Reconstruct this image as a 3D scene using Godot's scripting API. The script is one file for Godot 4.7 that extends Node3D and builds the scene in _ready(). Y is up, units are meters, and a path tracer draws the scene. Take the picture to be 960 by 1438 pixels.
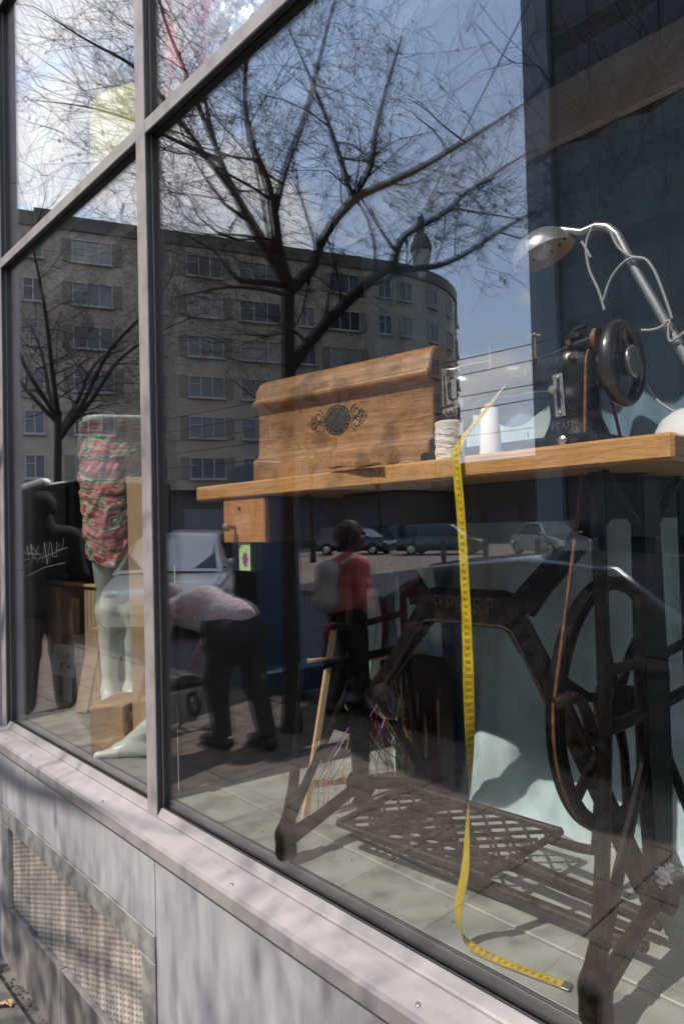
extends Node3D
# A shop window with an old treadle sewing machine, and the street that its glass mirrors.

var rng := RandomNumberGenerator.new()
var M := {}
var used := {}
const GY := -0.04          # pavement level
const FY := 0.70           # display floor level

# ---------------------------------------------------------------- mesh builder
class MB:
	var v := PackedVector3Array()
	var n := PackedVector3Array()
	var t := PackedVector2Array()
	var c := PackedColorArray()
	var ix := PackedInt32Array()
	var tint := Color(1, 1, 1)
	var uvo := Vector2.ZERO

	func put(p: Vector3, nn: Vector3, uv: Vector2) -> int:
		v.append(p); n.append(nn); t.append(uv + uvo); c.append(tint)
		return v.size() - 1

	func face(a: int, b: int, d: int) -> void:   # any order; clockwise seen from the side its normals point to
		var g := (v[b] - v[a]).cross(v[d] - v[a])
		if g.dot(n[a] + n[b] + n[d]) > 0.0:
			ix.append(a); ix.append(d); ix.append(b)
		else:
			ix.append(a); ix.append(b); ix.append(d)

	func poly(pts: Array, out: Vector3, uvs: Array = []) -> void:
		var nn: Vector3 = (pts[1] - pts[0]).cross(pts[2] - pts[0]).normalized()
		if nn.dot(out) < 0.0: nn = -nn
		var k := v.size()
		var ax := nn.abs()
		for i in pts.size():
			var p: Vector3 = pts[i]
			var uv: Vector2
			if uvs.size(): uv = uvs[i]
			elif ax.y >= ax.x and ax.y >= ax.z: uv = Vector2(p.x, p.z)
			elif ax.z >= ax.x: uv = Vector2(p.x, p.y)
			else: uv = Vector2(p.z, p.y)
			put(p, nn, uv)
		for i in range(1, pts.size() - 1): face(k, k + i, k + i + 1)

	func box(ctr: Vector3, size: Vector3, bev := 0.0, B := Basis.IDENTITY) -> void:
		var h := size * 0.5
		bev = minf(bev, minf(h.x, minf(h.y, h.z)) * 0.6)
		var P := func(s: Vector3, k: int) -> Vector3:
			var q := Vector3.ZERO
			for i in 3: q[i] = s[i] * (h[i] if i == k or bev <= 0.0 else h[i] - bev)
			return ctr + B * q
		var ax := [Vector3.RIGHT, Vector3.UP, Vector3.BACK]
		for k in 3:
			var i := (k + 1) % 3
			var j := (k + 2) % 3
			for s in [-1.0, 1.0]:
				var pts := []
				var uvs := []
				for w in [[-1.0, -1.0], [1.0, -1.0], [1.0, 1.0], [-1.0, 1.0]]:
					var q := Vector3.ZERO
					q[k] = s; q[i] = w[0]; q[j] = w[1]
					pts.append(P.call(q, k))
					var l := Vector3(q.x * h.x, q.y * h.y, q.z * h.z)
					if k == 0: uvs.append(Vector2(l.z, l.y))
					elif k == 1: uvs.append(Vector2(l.x, l.z))
					else: uvs.append(Vector2(l.x, l.y))
				poly(pts, B * (ax[k] * s), uvs)
				if bev > 0.0:
					for s2 in [-1.0, 1.0]:       # edge between faces k and i, along j
						var e := []
						for w in [-1.0, 1.0]:
							var q := Vector3.ZERO
							q[k] = s; q[i] = s2; q[j] = w
							e.append([P.call(q, k), P.call(q, i)])
						poly([e[0][0], e[1][0], e[1][1], e[0][1]], B * (ax[k] * s + ax[i] * s2))
		if bev > 0.0:
			for a in [-1.0, 1.0]:
				for b in [-1.0, 1.0]:
					for d in [-1.0, 1.0]:
						var q := Vector3(a, b, d)
						poly([P.call(q, 0), P.call(q, 1), P.call(q, 2)], B * q)

	func bar(a: Vector3, b: Vector3, w: float, d: float, side: Vector3, bev := 0.0) -> void:   # w across in the plane, d along side
		var y := (b - a).normalized()
		var z := (side - y * side.dot(y)).normalized()
		var x := y.cross(z)
		box((a + b) * 0.5, Vector3(w, (b - a).length(), d), bev, Basis(x, y, z))

	func tube(path: Array, rad, sides := 8, caps := true) -> void:
		var m := path.size()
		if m < 2: return
		var up := Vector3.UP
		var t0: Vector3 = (path[1] - path[0]).normalized()
		if absf(t0.dot(up)) > 0.9: up = Vector3.RIGHT
		var x := up.cross(t0).normalized()
		var k0 := v.size()
		var along := 0.0
		for i in m:
			var tg: Vector3 = (path[mini(i + 1, m - 1)] - path[maxi(i - 1, 0)]).normalized()
			x = (x - tg * x.dot(tg)).normalized()
			var y := tg.cross(x)
			var r: float = rad[i] if rad is Array or rad is PackedFloat32Array else rad
			if i: along += (path[i] - path[i - 1]).length()
			for s in sides + 1:
				var an := TAU * s / sides
				var nn := x * cos(an) + y * sin(an)
				put(path[i] + nn * r, nn, Vector2(along, float(s) / sides * TAU * r))
		for i in m - 1:
			for s in sides:
				var a := k0 + i * (sides + 1) + s
				face(a, a + 1, a + sides + 2)
				face(a, a + sides + 2, a + sides + 1)
		if caps:
			for e in [0, m - 1]:
				var tg: Vector3 = (path[1] - path[0]) if e == 0 else (path[m - 1] - path[m - 2])
				if e == 0: tg = -tg
				tg = tg.normalized()
				var k := v.size()
				for s in sides: put(v[k0 + e * (sides + 1) + s], tg, Vector2.ZERO)
				for s in range(1, sides - 1): face(k, k + s, k + s + 1)

	func lathe(prof: Array, segs: int, xf := Transform3D.IDENTITY) -> void:   # Vector2(radius, height); edges over 35 degrees stay sharp
		var m := prof.size()
		for i in m - 1:
			var a: Vector2 = prof[i]
			var b: Vector2 = prof[i + 1]
			var d := (b - a).normalized()
			if (b - a).length() < 1e-7: continue
			var na := Vector2(d.y, -d.x)
			var nb := na
			if i > 0:
				var dp: Vector2 = (prof[i] - prof[i - 1]).normalized()
				if dp.dot(d) > 0.8: na = (na + Vector2(dp.y, -dp.x)).normalized()
			if i < m - 2:
				var dn: Vector2 = (prof[i + 2] - prof[i + 1]).normalized()
				if dn.dot(d) > 0.8: nb = (nb + Vector2(dn.y, -dn.x)).normalized()
			var k := v.size()
			for s in segs + 1:
				var an := TAU * s / segs
				var ca := cos(an)
				var sa := sin(an)
				put(xf * Vector3(a.x * ca, a.y, a.x * sa), (xf.basis * Vector3(na.x * ca, na.y, na.x * sa)).normalized(), Vector2(float(s) / segs, a.y))
				put(xf * Vector3(b.x * ca, b.y, b.x * sa), (xf.basis * Vector3(nb.x * ca, nb.y, nb.x * sa)).normalized(), Vector2(float(s) / segs, b.y))
			for s in segs:
				var q := k + s * 2
				if a.x > 1e-6: face(q, q + 1, q + 2)
				if b.x > 1e-6: face(q + 1, q + 3, q + 2)

	func prism(pts: PackedVector2Array, depth: float, xf: Transform3D, bev := 0.0) -> void:   # outline in local xy, from z=0 to depth
		var tri := Geometry2D.triangulate_polygon(pts)
		if tri.is_empty(): return
		var cw := Geometry2D.is_polygon_clockwise(pts)
		var inn := PackedVector2Array()
		for i in pts.size():
			var e1 := (pts[i] - pts[posmod(i - 1, pts.size())]).normalized()
			var e2 := (pts[(i + 1) % pts.size()] - pts[i]).normalized()
			var n1 := Vector2(-e1.y, e1.x) * (-1.0 if cw else 1.0)
			var n2 := Vector2(-e2.y, e2.x) * (-1.0 if cw else 1.0)
			inn.append(pts[i] + (n1 + n2) / maxf(0.4, 1.0 + n1.dot(n2)) * bev)
		for e in 2:
			var z := 0.0 if e == 0 else depth
			var nn := (xf.basis * Vector3(0, 0, -1 if e == 0 else 1)).normalized()
			var k := v.size()
			for p in inn: put(xf * Vector3(p.x, p.y, z), nn, p)
			var tr := Geometry2D.triangulate_polygon(inn)
			for i in range(0, tr.size(), 3): face(k + tr[i], k + tr[i + 1], k + tr[i + 2])
		var m := pts.size()
		for i in m:
			var p: Vector2 = pts[i]
			var q: Vector2 = pts[(i + 1) % m]
			var o2 := Vector2(q.y - p.y, p.x - q.x) * (-1.0 if cw else 1.0)
			var out := xf.basis * Vector3(o2.x, o2.y, 0)
			poly([xf * Vector3(p.x, p.y, bev), xf * Vector3(q.x, q.y, bev), xf * Vector3(q.x, q.y, depth - bev), xf * Vector3(p.x, p.y, depth - bev)], out, [Vector2(0, p.y), Vector2(p.distance_to(q), q.y), Vector2(p.distance_to(q), q.y), Vector2(0, p.y)])
			if bev > 0.0:
				var a: Vector2 = inn[i]
				var b: Vector2 = inn[(i + 1) % m]
				poly([xf * Vector3(p.x, p.y, bev), xf * Vector3(q.x, q.y, bev), xf * Vector3(b.x, b.y, 0), xf * Vector3(a.x, a.y, 0)], out - xf.basis * Vector3(0, 0, 0.3))
				poly([xf * Vector3(p.x, p.y, depth - bev), xf * Vector3(q.x, q.y, depth - bev), xf * Vector3(b.x, b.y, depth), xf * Vector3(a.x, a.y, depth)], out + xf.basis * Vector3(0, 0, 0.3))

	func strip(path: Array, w, d: float, side: Vector3, bev := 0.004) -> void:   # flat casting: swept along a path in the plane across side
		var m := path.size()
		var k0 := v.size()
		for i in m:
			var tg: Vector3 = (path[mini(i + 1, m - 1)] - path[maxi(i - 1, 0)]).normalized()
			var x := tg.cross(side).normalized()
			var ww: float = (w[i] if w is Array else w) * 0.5
			var dd := d * 0.5
			var b := minf(bev, minf(ww, dd) * 0.7)
			var ring := [Vector2(ww, -dd + b), Vector2(ww, dd - b), Vector2(ww - b, dd), Vector2(-ww + b, dd), Vector2(-ww, dd - b), Vector2(-ww, -dd + b), Vector2(-ww + b, -dd), Vector2(ww - b, -dd)]
			for q in 8:
				var a: Vector2 = ring[q]
				var e: Vector2 = ring[(q + 1) % 8]
				var nn := Vector2(e.y - a.y, a.x - e.x).normalized()
				var n3 := x * nn.x + side * nn.y
				put(path[i] + x * a.x + side * a.y, n3, Vector2(a.x, a.y))
				put(path[i] + x * e.x + side * e.y, n3, Vector2(e.x, e.y))
		for i in m - 1:
			for q in 8:
				var a := k0 + i * 16 + q * 2
				face(a, a + 1, a + 17)
				face(a, a + 17, a + 16)
		for e in [0, m - 1]:
			var tg: Vector3 = path[0] - path[1] if e == 0 else path[m - 1] - path[m - 2]
			var k := v.size()
			for q in 8: put(v[k0 + e * 16 + q * 2], tg.normalized(), Vector2.ZERO)
			for q in range(1, 7): face(k, k + q, k + q + 1)

	func grid(nu: int, nv: int, f: Callable, flip := false, uvf = null) -> void:   # smooth sheet
		var k := v.size()
		var P := []
		for j in nv + 1:
			for i in nu + 1: P.append(f.call(float(i) / nu, float(j) / nv))
		for j in nv + 1:
			for i in nu + 1:
				var du: Vector3 = P[j * (nu + 1) + mini(i + 1, nu)] - P[j * (nu + 1) + maxi(i - 1, 0)]
				var dv: Vector3 = P[mini(j + 1, nv) * (nu + 1) + i] - P[maxi(j - 1, 0) * (nu + 1) + i]
				var nn := du.cross(dv).normalized()
				if nn == Vector3.ZERO: nn = Vector3.UP
				if flip: nn = -nn
				put(P[j * (nu + 1) + i], nn, uvf.call(float(i) / nu, float(j) / nv) if uvf != null else Vector2(float(i) / nu, float(j) / nv))
		for j in nv:
			for i in nu:
				var a := k + j * (nu + 1) + i
				face(a, a + 1, a + nu + 2)
				face(a, a + nu + 2, a + nu + 1)

	func ball(ctr: Vector3, r: Vector3, nu := 16, nv := 10) -> void:
		var k := v.size()
		for j in nv + 1:
			for i in nu + 1:
				var th := PI * j / nv
				var ph := TAU * i / nu
				var d := Vector3(sin(th) * cos(ph), cos(th), sin(th) * sin(ph))
				put(ctr + d * r, (d / r).normalized(), Vector2(float(i) / nu, float(j) / nv))
		for j in nv:
			for i in nu:
				var a := k + j * (nu + 1) + i
				if j > 0: face(a, a + 1, a + nu + 2)
				if j < nv - 1: face(a, a + nu + 2, a + nu + 1)

	func sdf(bones: Array, cell: float, kk: float, lo_cut := -1e9, hi_cut := 1e9) -> void:   # tapered capsules [a, b, ra, rb, (squash)] joined with a smooth minimum, as surface nets
		var lo := Vector3(1e9, 1e9, 1e9)
		var hi := -lo
		for b in bones:
			var r := maxf(b[2], b[3]) + kk + cell * 2
			lo = lo.min(Vector3(b[0]) - Vector3(r, r, r)).min(Vector3(b[1]) - Vector3(r, r, r))
			hi = hi.max(Vector3(b[0]) + Vector3(r, r, r)).max(Vector3(b[1]) + Vector3(r, r, r))
		var nx := int((hi.x - lo.x) / cell) + 2
		var ny := int((hi.y - lo.y) / cell) + 2
		var nz := int((hi.z - lo.z) / cell) + 2
		var F := PackedFloat32Array()
		F.resize(nx * ny * nz)
		F.fill(1.0)
		for b in bones:
			var a: Vector3 = b[0]
			var e: Vector3 = b[1]
			var ra: float = b[2]
			var rb: float = b[3]
			var ab := e - a
			var l2 := maxf(ab.length_squared(), 1e-9)
			var r := maxf(ra, rb) + kk + cell * 1.5
			var i0 := ((a.min(e) - Vector3(r, r, r) - lo) / cell).floor().max(Vector3.ZERO)
			var i1 := ((a.max(e) + Vector3(r, r, r) - lo) / cell).ceil().min(Vector3(nx - 1, ny - 1, nz - 1))
			for z in range(int(i0.z), int(i1.z) + 1):
				for y in range(int(i0.y), int(i1.y) + 1):
					var row := (z * ny + y) * nx
					for x in range(int(i0.x), int(i1.x) + 1):
						var p := lo + Vector3(x, y, z) * cell
						var h := clampf((p - a).dot(ab) / l2, 0.0, 1.0)
						var d := (p - a - ab * h).length() - lerpf(ra, rb, h)
						var o := F[row + x]
						var q := maxf(kk - absf(d - o), 0.0) / kk
						F[row + x] = minf(d, o) - q * q * kk * 0.25
		if hi_cut < 1e8 or lo_cut > -1e8:
			for y in ny:
				var py := lo.y + y * cell
				var cut := maxf(py - hi_cut, lo_cut - py)
				for z in nz:
					for x in nx:
						var id := (z * ny + y) * nx + x
						F[id] = maxf(F[id], cut)
		var at := {}
		var cs := [0, 1, nx, nx + 1, nx * ny, nx * ny + 1, nx * ny + nx, nx * ny + nx + 1]
		var co := [Vector3(0, 0, 0), Vector3(1, 0, 0), Vector3(0, 1, 0), Vector3(1, 1, 0), Vector3(0, 0, 1), Vector3(1, 0, 1), Vector3(0, 1, 1), Vector3(1, 1, 1)]
		var ed := [[0, 1], [2, 3], [4, 5], [6, 7], [0, 2], [1, 3], [4, 6], [5, 7], [0, 4], [1, 5], [2, 6], [3, 7]]
		for z in nz - 1:
			for y in ny - 1:
				for x in nx - 1:
					var id := (z * ny + y) * nx + x
					var neg := 0
					for q in 8:
						if F[id + cs[q]] < 0.0: neg += 1
					if neg == 0 or neg == 8: continue
					var s := Vector3.ZERO
					var m := 0
					for e in ed:
						var f0 := F[id + cs[e[0]]]
						var f1 := F[id + cs[e[1]]]
						if (f0 < 0.0) != (f1 < 0.0):
							s += (co[e[0]] as Vector3).lerp(co[e[1]], f0 / (f0 - f1))
							m += 1
					s /= m
					var g := Vector3(F[id + 1] + F[id + cs[3]] + F[id + cs[5]] + F[id + cs[7]] - F[id] - F[id + cs[2]] - F[id + cs[4]] - F[id + cs[6]],
						F[id + cs[2]] + F[id + cs[3]] + F[id + cs[6]] + F[id + cs[7]] - F[id] - F[id + 1] - F[id + cs[4]] - F[id + cs[5]],
						F[id + cs[4]] + F[id + cs[5]] + F[id + cs[6]] + F[id + cs[7]] - F[id] - F[id + 1] - F[id + cs[2]] - F[id + cs[3]])
					var p := lo + (Vector3(x, y, z) + s) * cell
					at[id] = put(p, g.normalized() if g.length() > 1e-9 else Vector3.UP, Vector2(p.x + p.z * 0.7, p.y))
		var st := [1, nx, nx * ny]
		for id in at:
			for k in 3:
				if id + st[k] >= F.size(): continue
				if (F[id] < 0.0) == (F[id + st[k]] < 0.0): continue
				var i: int = st[(k + 1) % 3]
				var j: int = st[(k + 2) % 3]
				if at.has(id - i) and at.has(id - j) and at.has(id - i - j):
					face(at[id], at[id - i], at[id - i - j])
					face(at[id], at[id - i - j], at[id - j])

	func mesh() -> ArrayMesh:
		var a := []
		a.resize(Mesh.ARRAY_MAX)
		a[Mesh.ARRAY_VERTEX] = v
		a[Mesh.ARRAY_NORMAL] = n
		a[Mesh.ARRAY_TEX_UV] = t
		a[Mesh.ARRAY_COLOR] = c
		a[Mesh.ARRAY_INDEX] = ix
		var m := ArrayMesh.new()
		m.add_surface_from_arrays(Mesh.PRIMITIVE_TRIANGLES, a)
		return m

# ---------------------------------------------------------------- scene helpers
func numbered(called: String) -> String:
	used[called] = used.get(called, -1) + 1
	return called if used[called] == 0 else "%s_%03d" % [called, used[called]]

func thing(called: String, label: String, category: String, at := Vector3.ZERO, turn := 0.0, group := "") -> Node3D:
	var o := Node3D.new()
	o.name = numbered(called)
	add_child(o, true)
	o.position = at
	o.rotation.y = turn
	tag(o, label, category, group)
	return o

func tag(o: Node, label: String, category := "", group := "") -> void:
	o.set_meta("label", label)
	if category: o.set_meta("category", category)
	if group: o.set_meta("group", group)

func part(called: String, mb, mat: Material, parent: Node, stuff := false) -> MeshInstance3D:
	var o := MeshInstance3D.new()
	o.mesh = mb.mesh() if mb is MB else mb
	o.material_override = mat
	o.name = called
	if parent == self: o.name = numbered(called)
	parent.add_child(o, true)
	if stuff: o.set_meta("kind", "stuff")
	return o

func struct(called: String, mb: MB, mat: Material, label: String, parent: Node = self) -> MeshInstance3D:
	var o := part(called, mb, mat, parent)
	o.set_meta("kind", "structure")
	if label: o.set_meta("label", label)
	return o

func copy(o: Node3D, label: String, at: Vector3, turn := 0.0) -> Node3D:
	var c: Node3D = o.duplicate()
	c.name = numbered(String(o.name).rstrip("0123456789").trim_suffix("_"))
	add_child(c, true)
	c.position = at
	c.rotation.y = turn
	c.set_meta("label", label)
	return c

# ---------------------------------------------------------------- materials
func noise(freq: float, oct := 4, sd := 1, kind := FastNoiseLite.TYPE_SIMPLEX_SMOOTH) -> FastNoiseLite:
	var f := FastNoiseLite.new()
	f.noise_type = kind
	f.frequency = freq
	f.fractal_octaves = oct
	f.seed = sd
	if oct <= 1: f.fractal_type = FastNoiseLite.FRACTAL_NONE
	return f

func image_of(w: int, h: int, f: Callable) -> Image:
	var im := Image.create(w, h, false, Image.FORMAT_RGB8)
	for y in h:
		for x in w: im.set_pixel(x, y, f.call(x, y))
	return im

func tex(im: Image) -> ImageTexture:
	return ImageTexture.create_from_image(im)

func lin(r: float, g: float, b: float) -> Color:   # a linear base colour as the sRGB value that albedo_color wants
	return Color(r, g, b).linear_to_srgb()

func mat(called: String, col: Color, rough := 0.6, metal := 0.0) -> StandardMaterial3D:
	var m := StandardMaterial3D.new()
	m.resource_name = called
	m.albedo_color = col
	m.roughness = rough
	m.metallic = metal
	M[called] = m
	return m

# tileable mottled texture between colours (linear), for triplanar use
func mottle(called: String, cols: Array, size_m: float, rough := 0.7, metal := 0.0, sd := 1, freq := 0.012, stretch := Vector2.ONE, bump := 0.0, px := 256, contrast := 1.4) -> StandardMaterial3D:
	var m := mat(called, Color.WHITE, rough, metal)
	var nz := noise(freq, 5, sd)
	var fine := noise(0.23, 2, sd + 7)
	var per := float(px)
	var R := per / TAU
	var im := Image.create(px, px, false, Image.FORMAT_RGB8)
	var hm := Image.create(px, px, false, Image.FORMAT_RGB8)
	for y in px:
		for x in px:
			# blend across borders so that it tiles
			var u := float(x) / per
			var w := float(y) / per
			var a := nz.get_noise_2d(x * stretch.x, y * stretch.y)
			var b := nz.get_noise_2d((x - per) * stretch.x, y * stretch.y)
			var cc := nz.get_noise_2d(x * stretch.x, (y - per) * stretch.y)
			var d := nz.get_noise_2d((x - per) * stretch.x, (y - per) * stretch.y)
			var s := lerpf(lerpf(a, b, u), lerpf(cc, d, u), w) / sqrt((u * u + (1 - u) * (1 - u)) * (w * w + (1 - w) * (1 - w)))
			var g := fine.get_noise_2d(x, y)
			var q := clampf(0.5 + s * contrast + g * 0.15, 0.0, 0.999) * (cols.size() - 1)
			var k := int(q)
			var col: Color = (cols[k] as Color).lerp(cols[k + 1], q - k)
			im.set_pixel(x, y, col.linear_to_srgb())
			if bump > 0.0:
				var h := clampf(0.5 + s * 0.6 + g * 0.3, 0.0, 1.0)
				hm.set_pixel(x, y, Color(h, h, h))
	m.albedo_texture = tex(im)
	m.uv1_triplanar = true
	m.uv1_world_triplanar = true
	m.uv1_scale = Vector3.ONE / size_m
	if bump > 0.0:
		m.heightmap_enabled = true
		m.heightmap_texture = tex(hm)
		m.heightmap_scale = bump
	return m

# wood with grain along u (metres); uv scale is set so that the picture covers len x wide metres
func wood(called: String, light: Color, dark: Color, ln: float, wd: float, sd: int, rough := 0.45, wear := 0.25) -> StandardMaterial3D:
	var m := mat(called, Color.WHITE, rough)
	var w := 512
	var h := 256
	var big := noise(0.006, 3, sd)
	var fibre := noise(0.02, 4, sd + 1)
	var dirt := noise(0.012, 4, sd + 2)
	var pore := noise(0.05, 1, sd + 3)
	var im := Image.create(w, h, false, Image.FORMAT_RGB8)
	for y in h:
		for x in w:
			var warp := big.get_noise_2d(x, y * 2.0) * 26.0
			var ring := 0.5 + 0.5 * sin((y + warp) * 0.35 + big.get_noise_2d(x * 0.4, y) * 5.0)
			var fb := fibre.get_noise_2d(x * 0.35, y * 9.0)
			var po := smoothstep(0.45, 0.7, pore.get_noise_2d(x * 0.8, y * 14.0))
			var dr := smoothstep(0.05, 0.5, dirt.get_noise_2d(x, y * 1.5))
			var q := clampf(0.25 + ring * 0.22 + fb * 0.55, 0.0, 1.0)
			var col := light.lerp(dark, q)
			col = col.lerp(dark * 0.5, po * 0.6)
			col = col.lerp(dark * 0.4, dr * wear)
			im.set_pixel(x, y, col.linear_to_srgb())
	m.albedo_texture = tex(im)
	m.uv1_scale = Vector3(1.0 / ln, 1.0 / wd, 1)
	return m

func make_materials() -> void:
	mottle("frame_paint", [Color(.19, .172, .170), Color(.245, .224, .222), Color(.27, .248, .246), Color(.285, .262, .26)], 0.9, 0.42, 0.0, 3, 0.02, Vector2(1, 1), 0.006, 512, .7)
	mat("frame_dark", lin(.018, .018, .02), 0.5)
	mat("gasket", lin(.012, .012, .012), 0.7)
	mat("gasket_grey", lin(.10, .10, .095), 0.5)
	mat("screw", lin(.26, .25, .24), 0.4, 0.9)
	var mb := mottle("marble", [Color(.20, .198, .21), Color(.29, .287, .302), Color(.335, .332, .346), Color(.365, .362, .374), Color(.42, .417, .427)], 0.75, 0.45, 0.0, 21, 0.018, Vector2(1.7, .22), 0.012, 512, 0.5)
	mb.metallic_specular = 0.4
	mottle("marble_stained", [Color(.09, .085, .085), Color(.17, .155, .15), Color(.24, .22, .21), Color(.31, .29, .28)], 0.6, 0.55, 0.0, 25, 0.014, Vector2(1, .5), 0.02, 256)
	mottle("grille_metal", [Color(.20, .205, .195), Color(.28, .28, .27), Color(.34, .335, .32)], 0.3, 0.45, 0.3, 31, 0.02)
	mottle("grille_slat", [Color(.16, .135, .115), Color(.27, .235, .205), Color(.36, .32, .285)], 0.25, 0.6, 0.1, 33, 0.03)
	mottle("slab", [Color(.075, .067, .06), Color(.115, .103, .093), Color(.145, .13, .118)], 0.5, 0.85, 0.0, 41, 0.02, Vector2.ONE, 0.12)
	mottle("paver", [Color(.085, .07, .061), Color(.115, .095, .083), Color(.14, .117, .103)], 0.8, 0.85, 0.0, 43, 0.02, Vector2.ONE, 0.1)
	mottle("plaza", [Color(.14, .112, .10), Color(.17, .138, .124), Color(.20, .16, .145)], 4.0, 0.9, 0.0, 44, 0.02)
	mottle("asphalt", [Color(.035, .035, .037), Color(.05, .05, .052), Color(.07, .07, .07)], 1.2, 0.9, 0.0, 45, 0.05)
	mottle("dirt", [Color(.03, .025, .02), Color(.065, .054, .043), Color(.12, .10, .08)], 0.15, 0.95, 0.0, 46, 0.04, Vector2.ONE, 0.3)
	mottle("floor_board", [Color(.20, .215, .19), Color(.285, .305, .272), Color(.315, .335, .30), Color(.335, .355, .32)], 0.9, 0.45, 0.0, 51, 0.016, Vector2.ONE, 0.01, 512, 1.2)
	mottle("black_iron", [Color(.004, .0038, .0036), Color(.0075, .0068, .0064), Color(.016, .0135, .0115)], 0.22, 0.40, 0.0, 61, 0.03, Vector2.ONE, 0.04)
	mottle("worn_iron", [Color(.010, .0075, .006), Color(.020, .0145, .0115), Color(.045, .033, .026)], 0.16, 0.5, 0.2, 63, 0.04, Vector2.ONE, 0.06)
	mottle("machine_black", [Color(.007, .008, .009), Color(.013, .0145, .016), Color(.03, .033, .035)], 0.16, 0.3, 0.0, 65, 0.03)
	mottle("steel", [Color(.42, .40, .37), Color(.5, .48, .45), Color(.6, .58, .55)], 0.05, 0.32, 0.9, 67, 0.03)
	mottle("brass_dull", [Color(.16, .10, .045), Color(.28, .18, .08), Color(.38, .26, .13)], 0.03, 0.4, 0.6, 69, 0.03)
	mottle("leather", [Color(.075, .032, .016), Color(.13, .058, .028), Color(.20, .095, .05)], 0.12, 0.5, 0.0, 71, 0.03)
	M.black_iron.metallic_specular = 0.17
	M.worn_iron.metallic_specular = 0.3
	wood("cabinet_wood", Color(.42, .26, .13), Color(.28, .15, .07), .5, .2, 161, .5, .3)
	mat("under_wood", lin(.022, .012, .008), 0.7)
	mat("gold_print", lin(.30, .24, .12), 0.45, 0.3)
	mat("grey_print", lin(.10, .105, .105), 0.6)
	wood("oak", Color(.60, .34, .125), Color(.34, .155, .042), 0.6, 0.16, 101, 0.4, 0.18)
	wood("case_wood", Color(.40, .222, .088), Color(.19, .092, .034), 0.75, 0.45, 111, 0.36, 0.6)
	wood("case_dark", Color(.20, .09, .035), Color(.08, .035, .014), 0.4, 0.2, 115, 0.4, 0.5)
	wood("drawer_wood", Color(.56, .27, .085), Color(.34, .14, .04), 0.35, 0.25, 121, 0.4, 0.15)
	wood("pine", Color(.66, .47, .27), Color(.48, .29, .13), 0.9, 0.12, 131, 0.6, 0.06)
	wood("rough_pine", Color(.55, .37, .20), Color(.34, .19, .085), 0.5, 0.18, 141, 0.8, 0.25)
	mottle("mannequin", [Color(.56, .62, .53), Color(.63, .69, .60), Color(.68, .74, .655)], 0.4, 0.35, 0.0, 151, 0.012)
	mottle("curtain_teal", [Color(.26, .40, .43), Color(.33, .49, .52), Color(.39, .55, .58)], 0.5, 0.8, 0.0, 155, 0.012, Vector2(1, .25))
	mottle("curtain_blue", [Color(.10, .19, .26), Color(.13, .235, .315), Color(.165, .28, .365)], 0.5, 0.85, 0.0, 156, 0.012, Vector2(1, .2))
	mottle("sheet_pale", [Color(.42, .56, .58), Color(.50, .64, .66), Color(.56, .70, .72)], 0.4, 0.45, 0.0, 157, 0.012)
	mottle("back_panel", [Color(.028, .042, .055), Color(.036, .052, .067), Color(.045, .062, .08)], 0.9, 0.75, 0.0, 158, 0.01, Vector2(2, .2))
	mottle("pelmet", [Color(.46, .44, .395), Color(.52, .495, .44), Color(.56, .535, .475)], 0.8, 0.7, 0.0, 159, 0.01, Vector2(.4, 1))
	mat("dark_room", lin(.010, .010, .011), 0.9)
	mat("room_ceiling", lin(.05, .05, .05), 0.9)
	mat("divider", lin(.014, .014, .015), 0.85)
	mat("thread_white", lin(.72, .71, .67), 0.85)
	mat("cone_white", lin(.74, .74, .72), 0.7)
	mat("orange_plastic", lin(.75, .18, .06), 0.4)
	mat("lamp_silver", lin(.55, .57, .58), 0.28, 0.75)
	mat("lamp_inside", lin(.55, .47, .38), 0.5, 0.1)
	mat("cable", lin(.30, .315, .31), 0.5)
	mat("enamel", lin(.66, .68, .68), 0.25)
	mat("black_cloth", lin(.015, .015, .017), 0.9)
	mat("lantern_paper", lin(.62, .64, .26), 0.7)
	M.lantern_paper.backlight_enabled = true
	M.lantern_paper.backlight = lin(.5, .5, .2)
	mat("red_cloth", lin(.55, .08, .07), 0.8)
	mat("mauve_cloth", lin(.36, .17, .24), 0.85)
	mat("foil_wrap", lin(.62, .68, .70), 0.25, 0.35)
	mat("foil", lin(.62, .58, .68), 0.22, 0.9)
	mat("yarn_yellow", lin(.55, .42, .05), 0.8)
	mat("yarn_red", lin(.4, .03, .06), 0.8)
	mat("yarn_white", lin(.6, .58, .5), 0.8)
	mat("yarn_green", lin(.08, .25, .16), 0.8)
	mat("yarn_violet", lin(.22, .08, .28), 0.8)
	mat("paper_white", lin(.7, .7, .68), 0.8)
	mat("wrapper_yellow", lin(.6, .45, .03), 0.4)
	mat("tape_end", lin(.16, .16, .13), 0.4, 0.6)
	# glass of the shop front: laminated and double glazed, so six faces mirror the street
	var g := mat("shop_glass", Color(1, 1, 1, 0.0), 0.0)
	g.transparency = BaseMaterial3D.TRANSPARENCY_ALPHA
	# street
	mottle("bark", [Color(.016, .013, .010), Color(.026, .021, .017), Color(.042, .035, .027)], 0.3, 0.95, 0.0, 201, 0.03, Vector2(1.5, .5), 0.3)
	mat("twig", lin(.028, .02, .014), 0.95)
	mat("bud", lin(.16, .15, .04), 0.8)
	mottle("render_beige", [Color(.28, .245, .195), Color(.315, .275, .22), Color(.345, .30, .245)], 6.0, 0.9, 0.0, 211, 0.02)
	mat("parapet", lin(.10, .095, .085), 0.9)
	mat("window_frame", lin(.33, .33, .32), 0.6)
	mat("window_glass", lin(.085, .10, .12), 0.15)
	mat("window_blind", lin(.24, .23, .21), 0.6)
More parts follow.
